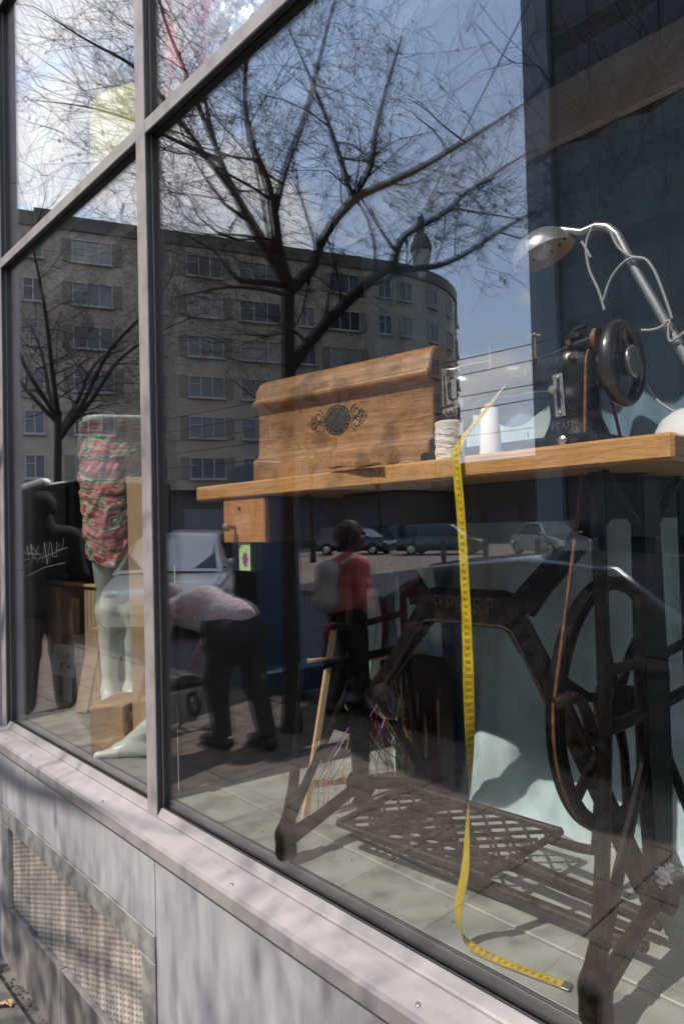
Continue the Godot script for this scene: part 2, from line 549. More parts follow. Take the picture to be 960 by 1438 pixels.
	mat("window_dark", lin(.035, .04, .048), 0.15)
	mat("window_curtain", lin(.15, .155, .155), 0.5)
	mat("shutter", lin(.17, .155, .13), 0.8)
	mat("shop_dark", lin(.06, .06, .06), 0.5)
	mottle("slab_dark", [Color(.018, .022, .028), Color(.026, .031, .038), Color(.035, .041, .05)], 5.0, 0.6, 0.0, 221, 0.02)
	mat("slab_band", lin(.022, .027, .034), 0.7)
	mat("slab_glass", lin(.022, .028, .036), 0.35)
	mat("slab_pier", lin(.12, .15, .19), 0.35)
	mat("car_silver", lin(.55, .54, .53), 0.25, 0.55)
	mat("car_dark", lin(.02, .022, .03), 0.18, 0.3)
	mat("car_white", lin(.62, .62, .61), 0.25, 0.1)
	for k in ["car_silver", "car_dark", "car_white"]:
		M[k].clearcoat_enabled = true
		M[k].clearcoat = 0.8
		M[k].clearcoat_roughness = 0.04
	mat("car_glass", lin(.02, .028, .035), 0.04)
	mat("tyre", lin(.02, .02, .02), 0.9)
	mat("rim_alloy", lin(.5, .5, .5), 0.3, 0.8)
	mat("lens", lin(.75, .75, .72), 0.08, 0.3)
	mat("tail_lens", lin(.35, .02, .02), 0.1)
	mat("plastic_black", lin(.02, .02, .02), 0.5)
	mottle("container_paint", [Color(.006, .006, .006), Color(.0085, .0085, .008), Color(.012, .012, .0115)], 1.5, 0.7, 0.0, 231, 0.02)
	M.container_paint.metallic_specular = 0.2
	mat("spray", lin(.11, .11, .105), 0.8)
	mat("stripe_white", lin(.72, .70, .66), 0.6)
	mat("stripe_red", lin(.5, .06, .035), 0.5)
	mat("kiosk_blue", lin(.014, .06, .14), 0.5)
	mat("kiosk_screen", lin(.02, .022, .026), 0.15)
	mat("post_grey", lin(.09, .09, .09), 0.5, 0.3)
	mat("skin", lin(.40, .25, .18), 0.55)
	mat("skin_dark", lin(.09, .05, .035), 0.55)
	mottle("trousers_black", [Color(.008, .009, .011), Color(.012, .014, .016), Color(.018, .02, .022)], 0.4, 0.9, 0.0, 241, 0.02, Vector2(1, .5), 0.9)
	mottle("trousers_brown", [Color(.026, .017, .014), Color(.035, .024, .02), Color(.045, .032, .026)], 0.4, 0.9, 0.0, 242, 0.02, Vector2(1, .5), 0.9)
	mat("shoe_black", lin(.012, .012, .012), 0.5)
	mat("shoe_brown", lin(.05, .02, .012), 0.5)
	mat("jacket_red", lin(.55, .045, .06), 0.75)
	mottle("coat_dark", [Color(.005, .0045, .0045), Color(.007, .0065, .0065), Color(.011, .010, .010)], 0.4, 0.95, 0.0, 243, 0.02, Vector2(1, .6), 0.9)
	mat("bag_grey", lin(.32, .34, .36), 0.8)
	mat("hair_dark", lin(.02, .014, .01), 0.7)
	mat("hair_grey", lin(.35, .34, .33), 0.7)
	mat("eye_white", lin(.7, .7, .68), 0.3)
	mat("lips", lin(.30, .12, .10), 0.5)
	mat("chrome", lin(.62, .62, .62), 0.2, 0.95)
	mat("lantern_metal", lin(.12, .12, .125), 0.5, 0.4)
	mat("lantern_glass", lin(.45, .44, .42), 0.3)
	mat("hedge_leaf", lin(.03, .055, .02), 0.8)
	# blouse and skirt prints
	M.blouse = print_cloth("blouse", [Color(.60, .60, .61), Color(.40, .43, .50), Color(.42, .05, .12), Color(.62, .62, .63), Color(.66, .64, .64), Color(.13, .17, .28), Color(.64, .62, .63), Color(.34, .37, .44)], 1.15, 301)
	M.skirt = skirt_cloth()

func print_cloth(called: String, cols: Array, size_m: float, sd: int) -> StandardMaterial3D:
	var m := mat(called, Color.WHITE, 0.85)
	var a := noise(0.035, 2, sd)
	var b := noise(0.06, 2, sd + 5)
	m.albedo_texture = tex(image_of(256, 256, func(x: int, y: int):
		var q := absf(a.get_noise_2d(x, y)) * 2.4 + b.get_noise_2d(x, y) * 0.5 + 0.3
		return (cols[clampi(int(fposmod(q * 5.0, float(cols.size()))), 0, cols.size() - 1)] as Color).linear_to_srgb()))
	m.uv1_triplanar = true
	m.uv1_scale = Vector3.ONE / size_m
	m.heightmap_enabled = true
	m.heightmap_texture = tex(image_of(128, 128, func(x: int, y: int):
		var h := clampf(.5 + .8 * a.get_noise_2d(x * .5, y * .9), 0.0, 1.0)
		return Color(h, h, h)))
	m.heightmap_scale = 1.2
	return m

func skirt_cloth() -> StandardMaterial3D:
	var m := mat("skirt", Color.WHITE, 0.75)
	var wa := noise(0.012, 3, 311)
	var wb := noise(0.010, 3, 317)
	var sp := noise(0.05, 2, 319)
	var red := Color(.52, .05, .08)
	var pink := Color(.66, .30, .29)
	var cream := Color(.70, .62, .48)
	var green := Color(.05, .36, .17)
	var brown := Color(.25, .12, .095)
	m.albedo_texture = tex(image_of(512, 512, func(x: int, y: int):
		var u: float = x + wa.get_noise_2d(x * 0.6, y) * 40.0
		var w: float = y + wb.get_noise_2d(x * 0.5, y * 1.2) * 44.0
		var row := int(floorf(w / 64.0))
		var f := fposmod(w, 64.0) / 64.0
		var shift := 64.0 * (row % 2)
		var cx := fposmod(u + shift, 128.0) / 128.0 - 0.5
		var rr := absf(cx) * 1.5 + absf(f - 0.5) * 1.5     # long lozenges in rows
		var col: Color
		if row % 4 == 2: col = brown.lerp(pink, smoothstep(.38, .05, absf(f - .5)))
		elif rr < .14: col = red
		elif rr < .26: col = cream
		elif rr < .44: col = green
		elif rr < .60: col = pink if row % 2 == 0 else cream
		elif rr < .74: col = red
		else: col = brown if row % 2 == 0 else pink
		if f < .08: col = cream
		elif f > .91: col = green
		var s := sp.get_noise_2d(x * 0.3, y * 1.8)
		if s > .38: col = col.lerp(cream, .6)
		elif s < -.42: col = col.lerp(brown, .6)
		return col.linear_to_srgb()))
	return m

# ---------------------------------------------------------------- sky
func sky_picture() -> ImageTexture:
	var w := 1600
	var h := 800
	var im := Image.create(w, h, false, Image.FORMAT_RGBF)
	var big := noise(1.05, 5, 1396)
	var det := noise(3.4, 4, 1402)
	var zen := Color(.38, .54, .88)
	var mid := Color(.50, .66, .96)
	var hor := Color(.70, .77, .88)
	for y in h:
		var el := (0.5 - (y + 0.5) / h) * PI
		for x in w:
			if el <= -0.02:
				im.set_pixel(x, y, Color(.25, .24, .22))
				continue
			var az := (x + 0.5) / w * TAU
			var d := Vector3(sin(az) * cos(el), sin(el), -cos(az) * cos(el))
			var up := maxf(d.y, 0.0)
			var col := hor.lerp(mid, smoothstep(0.0, 0.35, up)).lerp(zen, smoothstep(0.35, 1.0, up))
			var p := d / (up + 0.28)
			var c := big.get_noise_3d(p.x * 0.85, 0.0, p.z * 0.85) + 0.42 * det.get_noise_3d(p.x * 0.8, 3.0, p.z * 0.8)
			var cover := smoothstep(-0.02, 0.30, c + CLOUD)
			var thick := smoothstep(0.12, 0.62, c + CLOUD)
			var cl := Color(.98, .96, .955).lerp(Color(.66, .70, .80), thick * 0.9)
			col = col.lerp(cl, cover * 0.92)
			im.set_pixel(x, y, col)
	return ImageTexture.create_from_image(im)

const CLOUD := 0.02

# ---------------------------------------------------------------- shop front
func shop_front() -> void:
	var t := thing("shopfront_window", "grey metal framed shop window with four tall panes above a sloping sill", "window")
	var fz := 0.024
	# jamb, mullion, far jamb: pale face piece with a dark stepped side
	for q in [[-2.529, -2.4845, "jamb"], [-1.472, -1.428, "mullion"], [0.36, 0.404, "jamb"]]:
		var mb := MB.new()
		mb.box(Vector3((q[0] + q[1]) * .5, 1.95, fz - 0.002), Vector3(q[1] - q[0], 2.565, 0.004), 0.001)
		var f := part(q[2], mb, M.frame_paint, t)
		var d := MB.new()
		var cx: float = (q[0] + q[1]) * .5
		d.box(Vector3(cx, 1.95, 0.0130), Vector3(0.0425, 2.55, 0.0135), 0.001)
		d.box(Vector3(cx, 1.95, -0.008), Vector3(0.044, 2.55, 0.026), 0.001)
		d.box(Vector3(cx, 1.95, -0.0285), Vector3(0.036, 2.55, 0.013), 0.001)
		part("frame_side", d, M.frame_dark, f)
		var g := MB.new()
		for s in [-1.0, 1.0]: g.box(Vector3(cx + s * 0.0232, 1.95, 0.0072), Vector3(0.0032, 2.54, 0.0036), 0.0006)
		part("gasket", g, M.gasket_grey, f)
	# transoms and head
	for q in [[-2.4835, -1.473], [-1.427, 0.359]]:
		for y in [2.2785, 3.20]:
			var mb := MB.new()
			var cx: float = (q[0] + q[1]) * .5
			var ln: float = q[1] - q[0]
			mb.box(Vector3(cx, y, fz - 0.0024), Vector3(ln, 0.0325, 0.004), 0.001)
			var f := part("transom", mb, M.frame_paint, t)
			var d := MB.new()
			d.box(Vector3(cx, y, 0.0130), Vector3(ln, 0.0300, 0.0132), 0.001)
			d.box(Vector3(cx, y, -0.008), Vector3(ln - 0.01, 0.034, 0.0258), 0.001)
			d.box(Vector3(cx, y, -0.0285), Vector3(ln - 0.012, 0.030, 0.0128), 0.001)
			part("frame_side", d, M.frame_dark, f)
	# sill: profile swept along the window
	var sp := PackedVector2Array([Vector2(.062, .622), Vector2(.0765, .622), Vector2(.080, .626), Vector2(.080, .652), Vector2(.0755, .659), Vector2(.046, .6665), Vector2(.0235, .6690), Vector2(.0235, .64)])
	var mb := MB.new()
	mb.prism(sp, 2.95, Transform3D(Basis(Vector3(0, 0, 1), Vector3(0, 1, 0), Vector3(-1, 0, 0)), Vector3(0.40, 0, 0)), 0.0)
	var sill := part("sill", mb, M.frame_paint, t)
	for x in [-2.36, -2.13, -1.63, -1.07, -0.62, -0.2]:
		var s := MB.new()
		var n := Vector3(0, .0295, .0075).normalized()
		var xf := Transform3D(Basis(Vector3.RIGHT, n, Vector3.RIGHT.cross(n)), Vector3(x, .6621, .0630))
		s.lathe([Vector2(.0042, 0), Vector2(.004, .0012), Vector2(.0025, .0022), Vector2(0, .0025)], 10, xf)
		part("screw", s, M.screw, sill)
	# glazing beads under the panes and the dark gasket lines
	for q in [[-2.4835, -1.473], [-1.427, 0.359]]:
		var cx: float = (q[0] + q[1]) * .5
		var ln: float = q[1] - q[0]
		var bp := PackedVector2Array([Vector2(.0232, .668), Vector2(.0232, .6725), Vector2(.0205, .6755), Vector2(.0125, .688), Vector2(.0102, .688), Vector2(.0102, .660), Vector2(.0232, .660)])
		var b := MB.new()
		b.prism(bp, ln, Transform3D(Basis(Vector3(0, 0, 1), Vector3(0, 1, 0), Vector3(-1, 0, 0)), Vector3(q[1], 0, 0)), 0.0)
		part("glazing_bead", b, M.frame_paint, t)
		var g := MB.new()
		g.box(Vector3(cx, .684, 0.0076), Vector3(ln, 0.012, 0.0046), 0.001)
		g.box(Vector3(cx, .692, -0.0075), Vector3(ln, 0.02, 0.005), 0.001)
		g.box(Vector3(cx, .695, -0.0185), Vector3(ln, 0.014, 0.006), 0.001)
		part("gasket", g, M.gasket, t)
		var g2 := MB.new()
		g2.box(Vector3(cx, .694, -0.0130), Vector3(ln, 0.012, 0.004), 0.0008)
		part("spacer_bar", g2, M.gasket_grey, t)
		# panes
		for y in [[.680, 2.270], [2.288, 3.19]]:
			for zz in [[.0035, .003], [.0, .003], [-.0145, .004]]:      # two laminated sheets, a gap, an inner sheet
				var p := MB.new()
				p.box(Vector3(cx, (y[0] + y[1]) * .5, zz[0]), Vector3(ln + 0.006, y[1] - y[0], zz[1]))
				part("glass_pane", p, M.shop_glass, t)

	# writing scratched into the outer face of the lower left pane
	var sc := MB.new()
	for st in GRAFFITI:
		var pts := []
		for p in st: pts.append(Vector3(-2.34 + p[0] * .46, 1.165 + p[1] * .17, .0053))
		sc.tube(pts, .0007, 4)
	part("scratched_writing", sc, M.spray, t)

func shop_wall() -> void:
	var t := thing("shop_wall", "weathered grey veined marble wall under and beside the shop window", "wall")
	var d := 0.05
	var z := 0.06 - d * .5
	# x0, x1, y0, y1
	for q in [[-2.4185, -1.3745, .442, .621], [-1.3715, -.30, GY - .06, .621], [-.297, .62, GY - .06, .621], [-4.6, -2.4215, GY - .06, .66], [-4.6, -2.5315, .663, 1.2], [-4.6, -2.5315, 1.203, 2.6], [-4.6, -2.5315, 2.603, 4.0]]:
		var m := MB.new()
		m.box(Vector3((q[0] + q[1]) * .5, (q[2] + q[3]) * .5, z), Vector3(q[1] - q[0], q[3] - q[2], d), 0.0012)
		part("marble_panel", m, M.marble, t)
	for q in [[-2.4185, -1.93, GY - .06, .118], [-1.927, -1.3745, GY - .06, .118]]:
		var m := MB.new()
		m.box(Vector3((q[0] + q[1]) * .5, (q[2] + q[3]) * .5, z), Vector3(q[1] - q[0], q[3] - q[2], d), 0.0015)
		part("marble_panel", m, M.marble_stained, t)
	var core := MB.new()
	core.box(Vector3(-2.0, .28, -.03), Vector3(5.2, .66, .07))
	part("wall_core", core, M.dirt, t)
	# ventilation grille
	var g := thing("vent_grille", "long framed metal ventilation grille with fine slats set in the marble", "grille")
	var x0 := -2.4165
	var x1 := -1.3765
	for q in [[x0, x1, .379, .440, "frame_bar"], [x0, x0 + .062, .119, .3785, "frame_bar"], [x1 - .060, x1, .119, .3785, "frame_bar"]]:
		var m := MB.new()
		m.box(Vector3((q[0] + q[1]) * .5, (q[2] + q[3]) * .5, .050), Vector3(q[1] - q[0] - .0006, q[3] - q[2] - .0006, .026), 0.002)
		part(q[4], m, M.grille_metal, g)
	var back := MB.new()
	back.box(Vector3(-1.9, .26, .018), Vector3(1.02, .3, .008))
	part("backing", back, M.gasket, g)
	var sl := MB.new()
	var n := 36
	for i in n:
		var y := .122 + (.377 - .122) * (i + .5) / n
		var xa := x0 + .0635
		var xb := x1 - .0615
		var m := 46
		for k in m:      # each slat is a row of small pressed scoops
			var u := xa + (xb - xa) * (k + .5) / m
			sl.box(Vector3(u, y + .0004 * (k % 2), .0425 + .0016 * ((k + i) % 2)), Vector3((xb - xa) / m - .0008, .0054, .010), 0.0, Basis(Vector3.RIGHT, 0.5))
	part("slats", sl, M.grille_slat, g, true)

func building_shell() -> void:
	var z := -.02
	# solid facade round the window and the closed dark room behind it
	var fa := MB.new()
	fa.box(Vector3(-1.0, 8.4, -.06), Vector3(26, 10.42, .16))
	fa.box(Vector3(-8.55, 1.6, -.06), Vector3(11.9, 3.16, .16))
	fa.box(Vector3(6.2, 1.6, -.06), Vector3(11.56, 3.16, .16))
	var t := thing("shop_building", "plain rendered upper storeys of the shop building above the window", "building")
	part("facade", fa, M.render_beige, t)
	var r := MB.new()
	r.box(Vector3(-1.9, 1.5, -2.6), Vector3(6.0, 3.6, .1))
	r.box(Vector3(-4.75, 1.5, -1.38), Vector3(.1, 3.6, 2.3))
	r.box(Vector3(1.05, 1.5, -1.38), Vector3(.1, 3.6, 2.3))
	struct("shop_back_wall", r, M.dark_room, "dark walls of the room behind the display")
	var c := MB.new()
	c.box(Vector3(-1.9, 3.26, -1.35), Vector3(5.6, .1, 2.4))
	struct("shop_ceiling", c, M.room_ceiling, "dark ceiling above the display")
	var f := MB.new()
	f.box(Vector3(-1.9, .02, -1.6), Vector3(5.6, .1, 1.9))
	struct("shop_floor", f, M.dark_room, "dark shop floor behind the display")

func display_platform() -> void:
	var root := Node3D.new()
	root.name = "display_floor"
	root.set_meta("kind", "structure")
	root.set_meta("label", "grey green boarded floor of the display window")
	add_child(root, true)
	var zs := [-.0225, -.1045, -.1305, -.30, -.47, -.64]
	for i in zs.size() - 1:
		for q in [[-3.4, -1.460], [-1.458, .95]]:
			var m := MB.new()
			var low := 0.0035 if i == 1 else 0.0
			m.box(Vector3((q[0] + q[1]) * .5, FY - .01 - low, (zs[i] + zs[i + 1]) * .5), Vector3(q[1] - q[0], .02, absf(zs[i + 1] - zs[i]) - .0016), 0.0016)
			part("floor_board", m, M.floor_board, root)
	var b := MB.new()
	b.box(Vector3(-1.2, .36, -.64), Vector3(4.4, .63, .03))
	part("platform_front", b, M.dark_room, root)
	# dark partition between the two bays
	var d := MB.new()
	d.box(Vector3(-1.450, 1.46, -.285), Vector3(.014, 1.515, .47), .002)
	var dv := part("display_partition", d, M.divider, self)
	tag(dv, "dark upright partition board behind the window mullion", "partition")
	var d2 := MB.new()
	d2.box(Vector3(-2.590, 1.46, -.086), Vector3(.016, 1.515, .125), .002)
	var dw := part("side_board", d2, M.divider, self)
	tag(dw, "narrow dark upright board lining the wall at the left end of the display", "board")
	# shelf over the display at the height of the transom
	var s := MB.new()
	s.box(Vector3(-1.2, 2.279, -.305), Vector3(4.4, .02, .51), .002)
	s.box(Vector3(-1.2, 2.20, -.062), Vector3(4.4, .137, .016), .002)
	var sh := part("display_shelf", s, M.divider, self)
	tag(sh, "dark shelf across the window behind the transom", "shelf")
	# back panel, curtain rail board
	var bp := MB.new()
	for k in 5:
		bp.box(Vector3(-.98 + k * .46, 1.43, -.585), Vector3(.457, 1.44, .012), .001)
	var bk := part("back_panel", bp, M.back_panel, self)
	tag(bk, "dark blue panels closing the back of the display", "panel")
	var pl := MB.new()
	pl.box(Vector3(-.3, 2.17, -.515), Vector3(2.1, .12, .018), .002)
	var pe := part("pelmet_board", pl, M.pelmet, self)
	tag(pe, "grey beige pelmet board above the blue curtain", "pelmet")

func curtains() -> void:
	# long blue curtain, hanging in soft folds; the lower lengths are pulled forward over the floor
	var nz := noise(1.0, 3, 77)
	var m := MB.new()
	m.grid(150, 50, func(u: float, w: float):
		var x := lerpf(-1.235, .55, u)
		var y := lerpf(2.105, .705, w)
		var a := 0.010 + 0.012 * w
		var z := -.535 + a * sin(x * 46.0 + 1.2 * sin(x * 11.0)) + .012 * nz.get_noise_2d(x * 2.0, y * .7)
		return Vector3(x + .02 * w * sin(x * 9.0) - .045 * (1.0 - w) * (1.0 - u), y, z))
	var c := part("blue_curtain", m, M.curtain_blue, self)
	tag(c, "dull blue curtain hanging in folds behind the sewing table", "curtain")
	# pale cloth sheet standing in creases on the floor under the table
	var m2 := MB.new()
	m2.grid(90, 60, func(u: float, w: float):
		var x := lerpf(-.955, -.20, u)
		var top := 1.40 + .155 * smoothstep(.62, .30, u) + .02 * sin(u * 23.0)
		var y := lerpf(top, .702, w)
		var flare := w * w
		var z := -.520 + .06 * flare * (0.7 + 0.3 * sin(u * 7.0)) + (.007 + .012 * w) * sin(x * 27.0 + 1.2 * sin(y * 4.0)) + .004 * absf(sin(x * 63.0 + y * 6.0 + 2.0 * sin(y * 9.0))) + .02 * w * nz.get_noise_2d(x * 5.0, y * 3.0)
		return Vector3(x + .015 * sin(y * 9.0) * w, y, z))
	var s := part("pale_sheet", m2, M.sheet_pale, self)
	tag(s, "pale blue creased sheet reaching the floor behind the treadle", "cloth")
	var m3 := MB.new()
	m3.grid(40, 60, func(u: float, w: float):
		var x := lerpf(-1.115, -1.0, u) - .02 * w + .03 * sin(w * 5.0) * u
		var y := lerpf(1.22, .702, w)
		var z := -.47 + .012 * sin(u * 9.0) * (0.4 + w) + .02 * nz.get_noise_2d(x * 8.0, y * 5.0)
		return Vector3(x, y, z))
	var s3 := part("pale_sheet", m3, M.sheet_pale, self)
	tag(s3, "narrow crumpled pale blue sheet left of the wider one, behind the thread frame", "cloth")
	var m4 := MB.new()
	m4.grid(16, 30, func(u: float, w: float):
		var x := lerpf(-1.27, -1.205, u)
		var y := lerpf(1.16, .86, w)
		return Vector3(x + .01 * sin(w * 6.0), y, -.50 + .008 * sin(u * 8.0 + w * 3.0)))
	var s4 := part("pale_sheet", m4, M.sheet_pale, self)
	tag(s4, "short hanging strip of pale blue cloth left of the cast iron stand", "cloth")

# ---------------------------------------------------------------- the treadle table
func side_frame(parent: Node, x: float, wide: float) -> void:
	var X := Vector3.RIGHT
	var zc := -.213
	var fr := MB.new()
	for s in [1.0, -1.0]:      # front and rear halves mirror each other about the centre
		var P := func(y: float, z: float) -> Vector3:
			return Vector3(x, y, zc + (z - zc) * s)
		fr.strip([P.call(.728, -.012), P.call(.775, -.020), P.call(.84, -.034), P.call(.95, -.052), P.call(1.06, -.064), P.call(1.20, -.066), P.call(1.385, -.062)], [.034, .030, .021, .016, .015, .016, .022], .017, X, .005)
		fr.strip([P.call(.775, -.022), P.call(.86, -.085), P.call(.99, -.182), P.call(1.045, -.213)], [.024, .015, .014, .018], .014, X, .004)
		fr.strip([P.call(.742, -.014), P.call(.757, -.09), P.call(.782, -.180), P.call(.785, -.213)], [.032, .024, .022, .026], .018, X, .005)
		fr.strip([P.call(1.052, -.066), P.call(1.050, -.213)], .016, .016, X, .004)
		fr.strip([P.call(1.128, -.066), P.call(1.118, -.213)], .013, .015, X, .004)
		fr.strip([P.call(1.30, -.205), P.call(1.385, -.085)], .013, .014, X, .004)
		# foot: a swollen iron shoe on a small glide
		var f := MB.new()
		var foot: Vector3 = P.call(.70, -.012)
		f.sdf([[foot + Vector3(0, .022, 0), foot + Vector3(0, .052, 0), .021, .018], [foot + Vector3(0, .052, 0), P.call(.80, -.026), .018, .012]], .005, .012, FY + .002)
		part("foot", f, M.black_iron, parent)
	fr.strip([Vector3(x, .775, zc), Vector3(x, .86, zc), Vector3(x, .97, zc), Vector3(x, 1.08, zc), Vector3(x, 1.22, zc), Vector3(x, 1.385, zc)], [wide * .55, wide * .8, wide, wide, wide * .85, wide * .7], .020, X, .006)
	var ring := MB.new()
	ring.tube([Vector3(x - .02, .79, zc), Vector3(x + .02, .79, zc)], .024, 14)
	part("side_frame", fr, M.black_iron, parent)
	part("hub", ring, M.black_iron, parent)

func sewing_table() -> void:
	var t := thing("treadle_sewing_table", "oak topped treadle sewing table on a black cast iron stand", "sewing table")
	# top: two boards, rounded front edge
	var top := MB.new()
	top.uvo = Vector2(.1, .03)
	top.box(Vector3(-.806, 1.40625, -.260), Vector3(1.03, .0325, .460), .004)
	part("tabletop", top, M.oak, t)
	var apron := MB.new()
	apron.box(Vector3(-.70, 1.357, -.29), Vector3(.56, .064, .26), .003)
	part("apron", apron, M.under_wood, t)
	# drawer under the left end
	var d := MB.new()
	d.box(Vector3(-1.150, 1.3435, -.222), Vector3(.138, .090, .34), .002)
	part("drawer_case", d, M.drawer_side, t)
	var df := MB.new()
	df.uvo = Vector2(.03, .02)
	df.box(Vector3(-1.150, 1.3435, -.044), Vector3(.146, .095, .014), .0025)
	var dr := part("drawer_front", df, M.drawer_wood, t)
	var k := MB.new()
	k.lathe([Vector2(.0045, 0), Vector2(.0045, .006), Vector2(.0032, .010), Vector2(.0045, .013), Vector2(.0085, .017), Vector2(.0096, .021), Vector2(.0082, .026), Vector2(.004, .0285), Vector2(0, .029)], 16, Transform3D(Basis(Vector3.RIGHT, Vector3(0, 0, 1), Vector3(0, -1, 0)), Vector3(-1.180, 1.330, -.037)))
	part("knob", k, M.brass_dull, dr)
	var e := MB.new()
	e.tube([Vector3(-1.162, 1.368, -.0372), Vector3(-1.162, 1.368, -.0355)], .0042, 12)
	part("keyhole", e, M.gasket, dr)
	side_frame(t, -1.0, .060)
	side_frame(t, -.40, .088)
	# the cross brace between the frames, with its cast plate and letters
	var zb := -.205
	var Z := Vector3(0, 0, 1)
	var br := MB.new()
	br.strip([Vector3(-.997, .935, zb), Vector3(-.965, .968, zb), Vector3(-.88, 1.065, zb), Vector3(-.815, 1.150, zb), Vector3(-.79, 1.172, zb)], [.034, .034, .036, .046, .05], .018, Z, .005)
	br.strip([Vector3(-.63, 1.172, zb), Vector3(-.61, 1.150, zb), Vector3(-.555, 1.065, zb), Vector3(-.50, .955, zb), Vector3(-.415, .79, zb)], [.05, .046, .036, .034, .034], .018, Z, .005)
	br.strip([Vector3(-.60, 1.185, zb), Vector3(-.565, 1.225, zb), Vector3(-.50, 1.29, zb), Vector3(-.42, 1.385, zb)], [.05, .042, .036, .034], .018, Z, .005)
	br.strip([Vector3(-.82, 1.185, zb), Vector3(-.845, 1.225, zb), Vector3(-.90, 1.29, zb), Vector3(-.965, 1.385, zb)], [.05, .042, .034, .032], .018, Z, .005)
	var bp := part("cross_brace", br, M.black_iron, t)
	var pl := MB.new()
	pl.prism(PackedVector2Array([Vector2(-.805, 1.148), Vector2(-.615, 1.148), Vector2(-.598, 1.172), Vector2(-.600, 1.200), Vector2(-.64, 1.209), Vector2(-.78, 1.209), Vector2(-.822, 1.198), Vector2(-.826, 1.172)]), .022, Transform3D(Basis.IDENTITY, Vector3(0, 0, zb - .010)), .003)
	var name_plate := part("name_plate", pl, M.black_iron, bp)
	var rim := MB.new()
	rim.tube([Vector3(-.93, .990, zb + .012), Vector3(-.885, 1.040, zb + .012), Vector3(-.835, 1.105, zb + .012), Vector3(-.803, 1.146, zb + .012), Vector3(-.78, 1.149, zb + .0125), Vector3(-.635, 1.149, zb + .0125), Vector3(-.617, 1.143, zb + .012), Vector3(-.583, 1.085, zb + .012), Vector3(-.535, .995, zb + .012)], .0032, 8)
	part("moulded_rim", rim, M.worn_iron, bp)
	var f := SystemFont.new()
	f.font_names = PackedStringArray(["Droid Sans"])
	var tm := TextMesh.new()
	tm.text = "P F A F F"
	tm.font = f
	tm.font_size = 32
	tm.pixel_size = .0011
	tm.depth = .004
	var lt := part("lettering", tm, M.worn_iron, bp)
	lt.position = Vector3(-.712, 1.180, zb + .013)
	# treadle plate: a cast lattice in a frame
	var A := Vector3(-.950, .760, -.100)
	var Bq := Vector3(-.640, .757, -.135)
	var Cq := Vector3(-.615, .772, -.330)
	var Dq := Vector3(-.945, .775, -.300)
	var pd := MB.new()
	var up := Vector3.UP
	pd.strip([A, Bq], .013, .011, up, .003)
	pd.strip([Bq, Cq], .012, .011, up, .003)
	pd.strip([Cq, Dq], .014, .011, up, .003)
	pd.strip([Dq, A], .012, .011, up, .003)
	var plate := part("treadle_plate", pd, M.worn_iron, t)
	var la := MB.new()
	var S := func(u: float, w: float) -> Vector3: return A.lerp(Bq, u).lerp(Dq.lerp(Cq, u), w)
	var n := 8
	for i in range(-n, n):     # two families of diagonal bars
		var u0 := float(i) / n * 1.0
		for fam in 2:
			var pts := []
			for j in 13:
				var w := j / 12.0
				var u := u0 + w * .62 if fam == 0 else 1.0 - u0 - w * .62
				if u >= 0.0 and u <= 1.0: pts.append(S.call(u, w) + Vector3(0, .001 * fam, 0))
			if pts.size() > 1: la.strip(pts, .0050, .0070 - .001 * fam, up, .0015)
	part("lattice", la, M.worn_iron, plate)
	var rose := MB.new()
	rose.lathe([Vector2(0, .006), Vector2(.015, .006), Vector2(.017, .003), Vector2(.017, -.003), Vector2(0, -.003)], 16, Transform3D(Basis.IDENTITY, S.call(.55, .45)))
	part("centre_boss", rose, M.worn_iron, plate)
	var arm := MB.new()
	arm.strip([S.call(1.0, .82), Vector3(-.56, .776, -.285), Vector3(-.53, .790, -.262), Vector3(-.505, .80, -.25)], [.022, .02, .018, .018], .012, up, .003)
	arm.strip([S.call(.02, .45), Vector3(-.985, .768, -.213)], .016, .012, up, .003)
	arm.strip([S.call(.98, .35), Vector3(-.42, .757, -.200)], .02, .012, up, .003)
	part("pedal_arm", arm, M.worn_iron, plate)
	var rod := MB.new()
	rod.tube([Vector3(-1.0, .742, -.213), Vector3(-.40, .742, -.213)], .0075, 10)
	rod.tube([Vector3(-1.0, .765, -.190), Vector3(-.97, .745, -.213), Vector3(-.955, .742, -.213)], .012, 10)
	part("pivot_rod", rod, M.worn_iron, t)
	var tie := MB.new()
	tie.strip([Vector3(-.72, .727, -.160), Vector3(-.40, .733, -.165)], .018, .012, up, .003)
	tie.strip([Vector3(-1.0, .727, -.150), Vector3(-.72, .727, -.160)], .012, .010, up, .003)
	part("tie_bar", tie, M.worn_iron, t)
	# balance wheel
	var wc := Vector3(-.468, 1.045, -.242)
	var R := .188
	var w := Node3D.new()
	w.name = "balance_wheel"
	t.add_child(w, true)
	var rm := MB.new()
	var prof := [Vector2(R - .014, -.010), Vector2(R - .004, -.012), Vector2(R + .003, -.010), Vector2(R - .002, -.002), Vector2(R - .002, .002), Vector2(R + .003, .010), Vector2(R - .004, .012), Vector2(R - .014, .010), Vector2(R - .018, .004), Vector2(R - .018, -.004), Vector2(R - .014, -.010)]
	var wx := Transform3D(Basis(Vector3(0, 1, 0), Vector3(-1, 0, 0), Vector3(0, 0, 1)), wc)
	rm.lathe(prof, 64, wx)
	part("rim", rm, M.black_iron, w)
	for i in 6:
		var sp := MB.new()
		var an := TAU * i / 6.0 + .35
		var dir := Vector3(0, sin(an), cos(an))
		sp.strip([wc + dir * .02, wc + dir * .09 + Vector3(0, -dir.z, dir.y) * .010, wc + dir * (R - .015)], [.020, .013, .016], .012, Vector3.RIGHT, .003)
		part("spoke", sp, M.black_iron, w)
	var hb := MB.new()
	hb.tube([wc + Vector3(-.022, 0, 0), wc + Vector3(.03, 0, 0)], .026, 18)
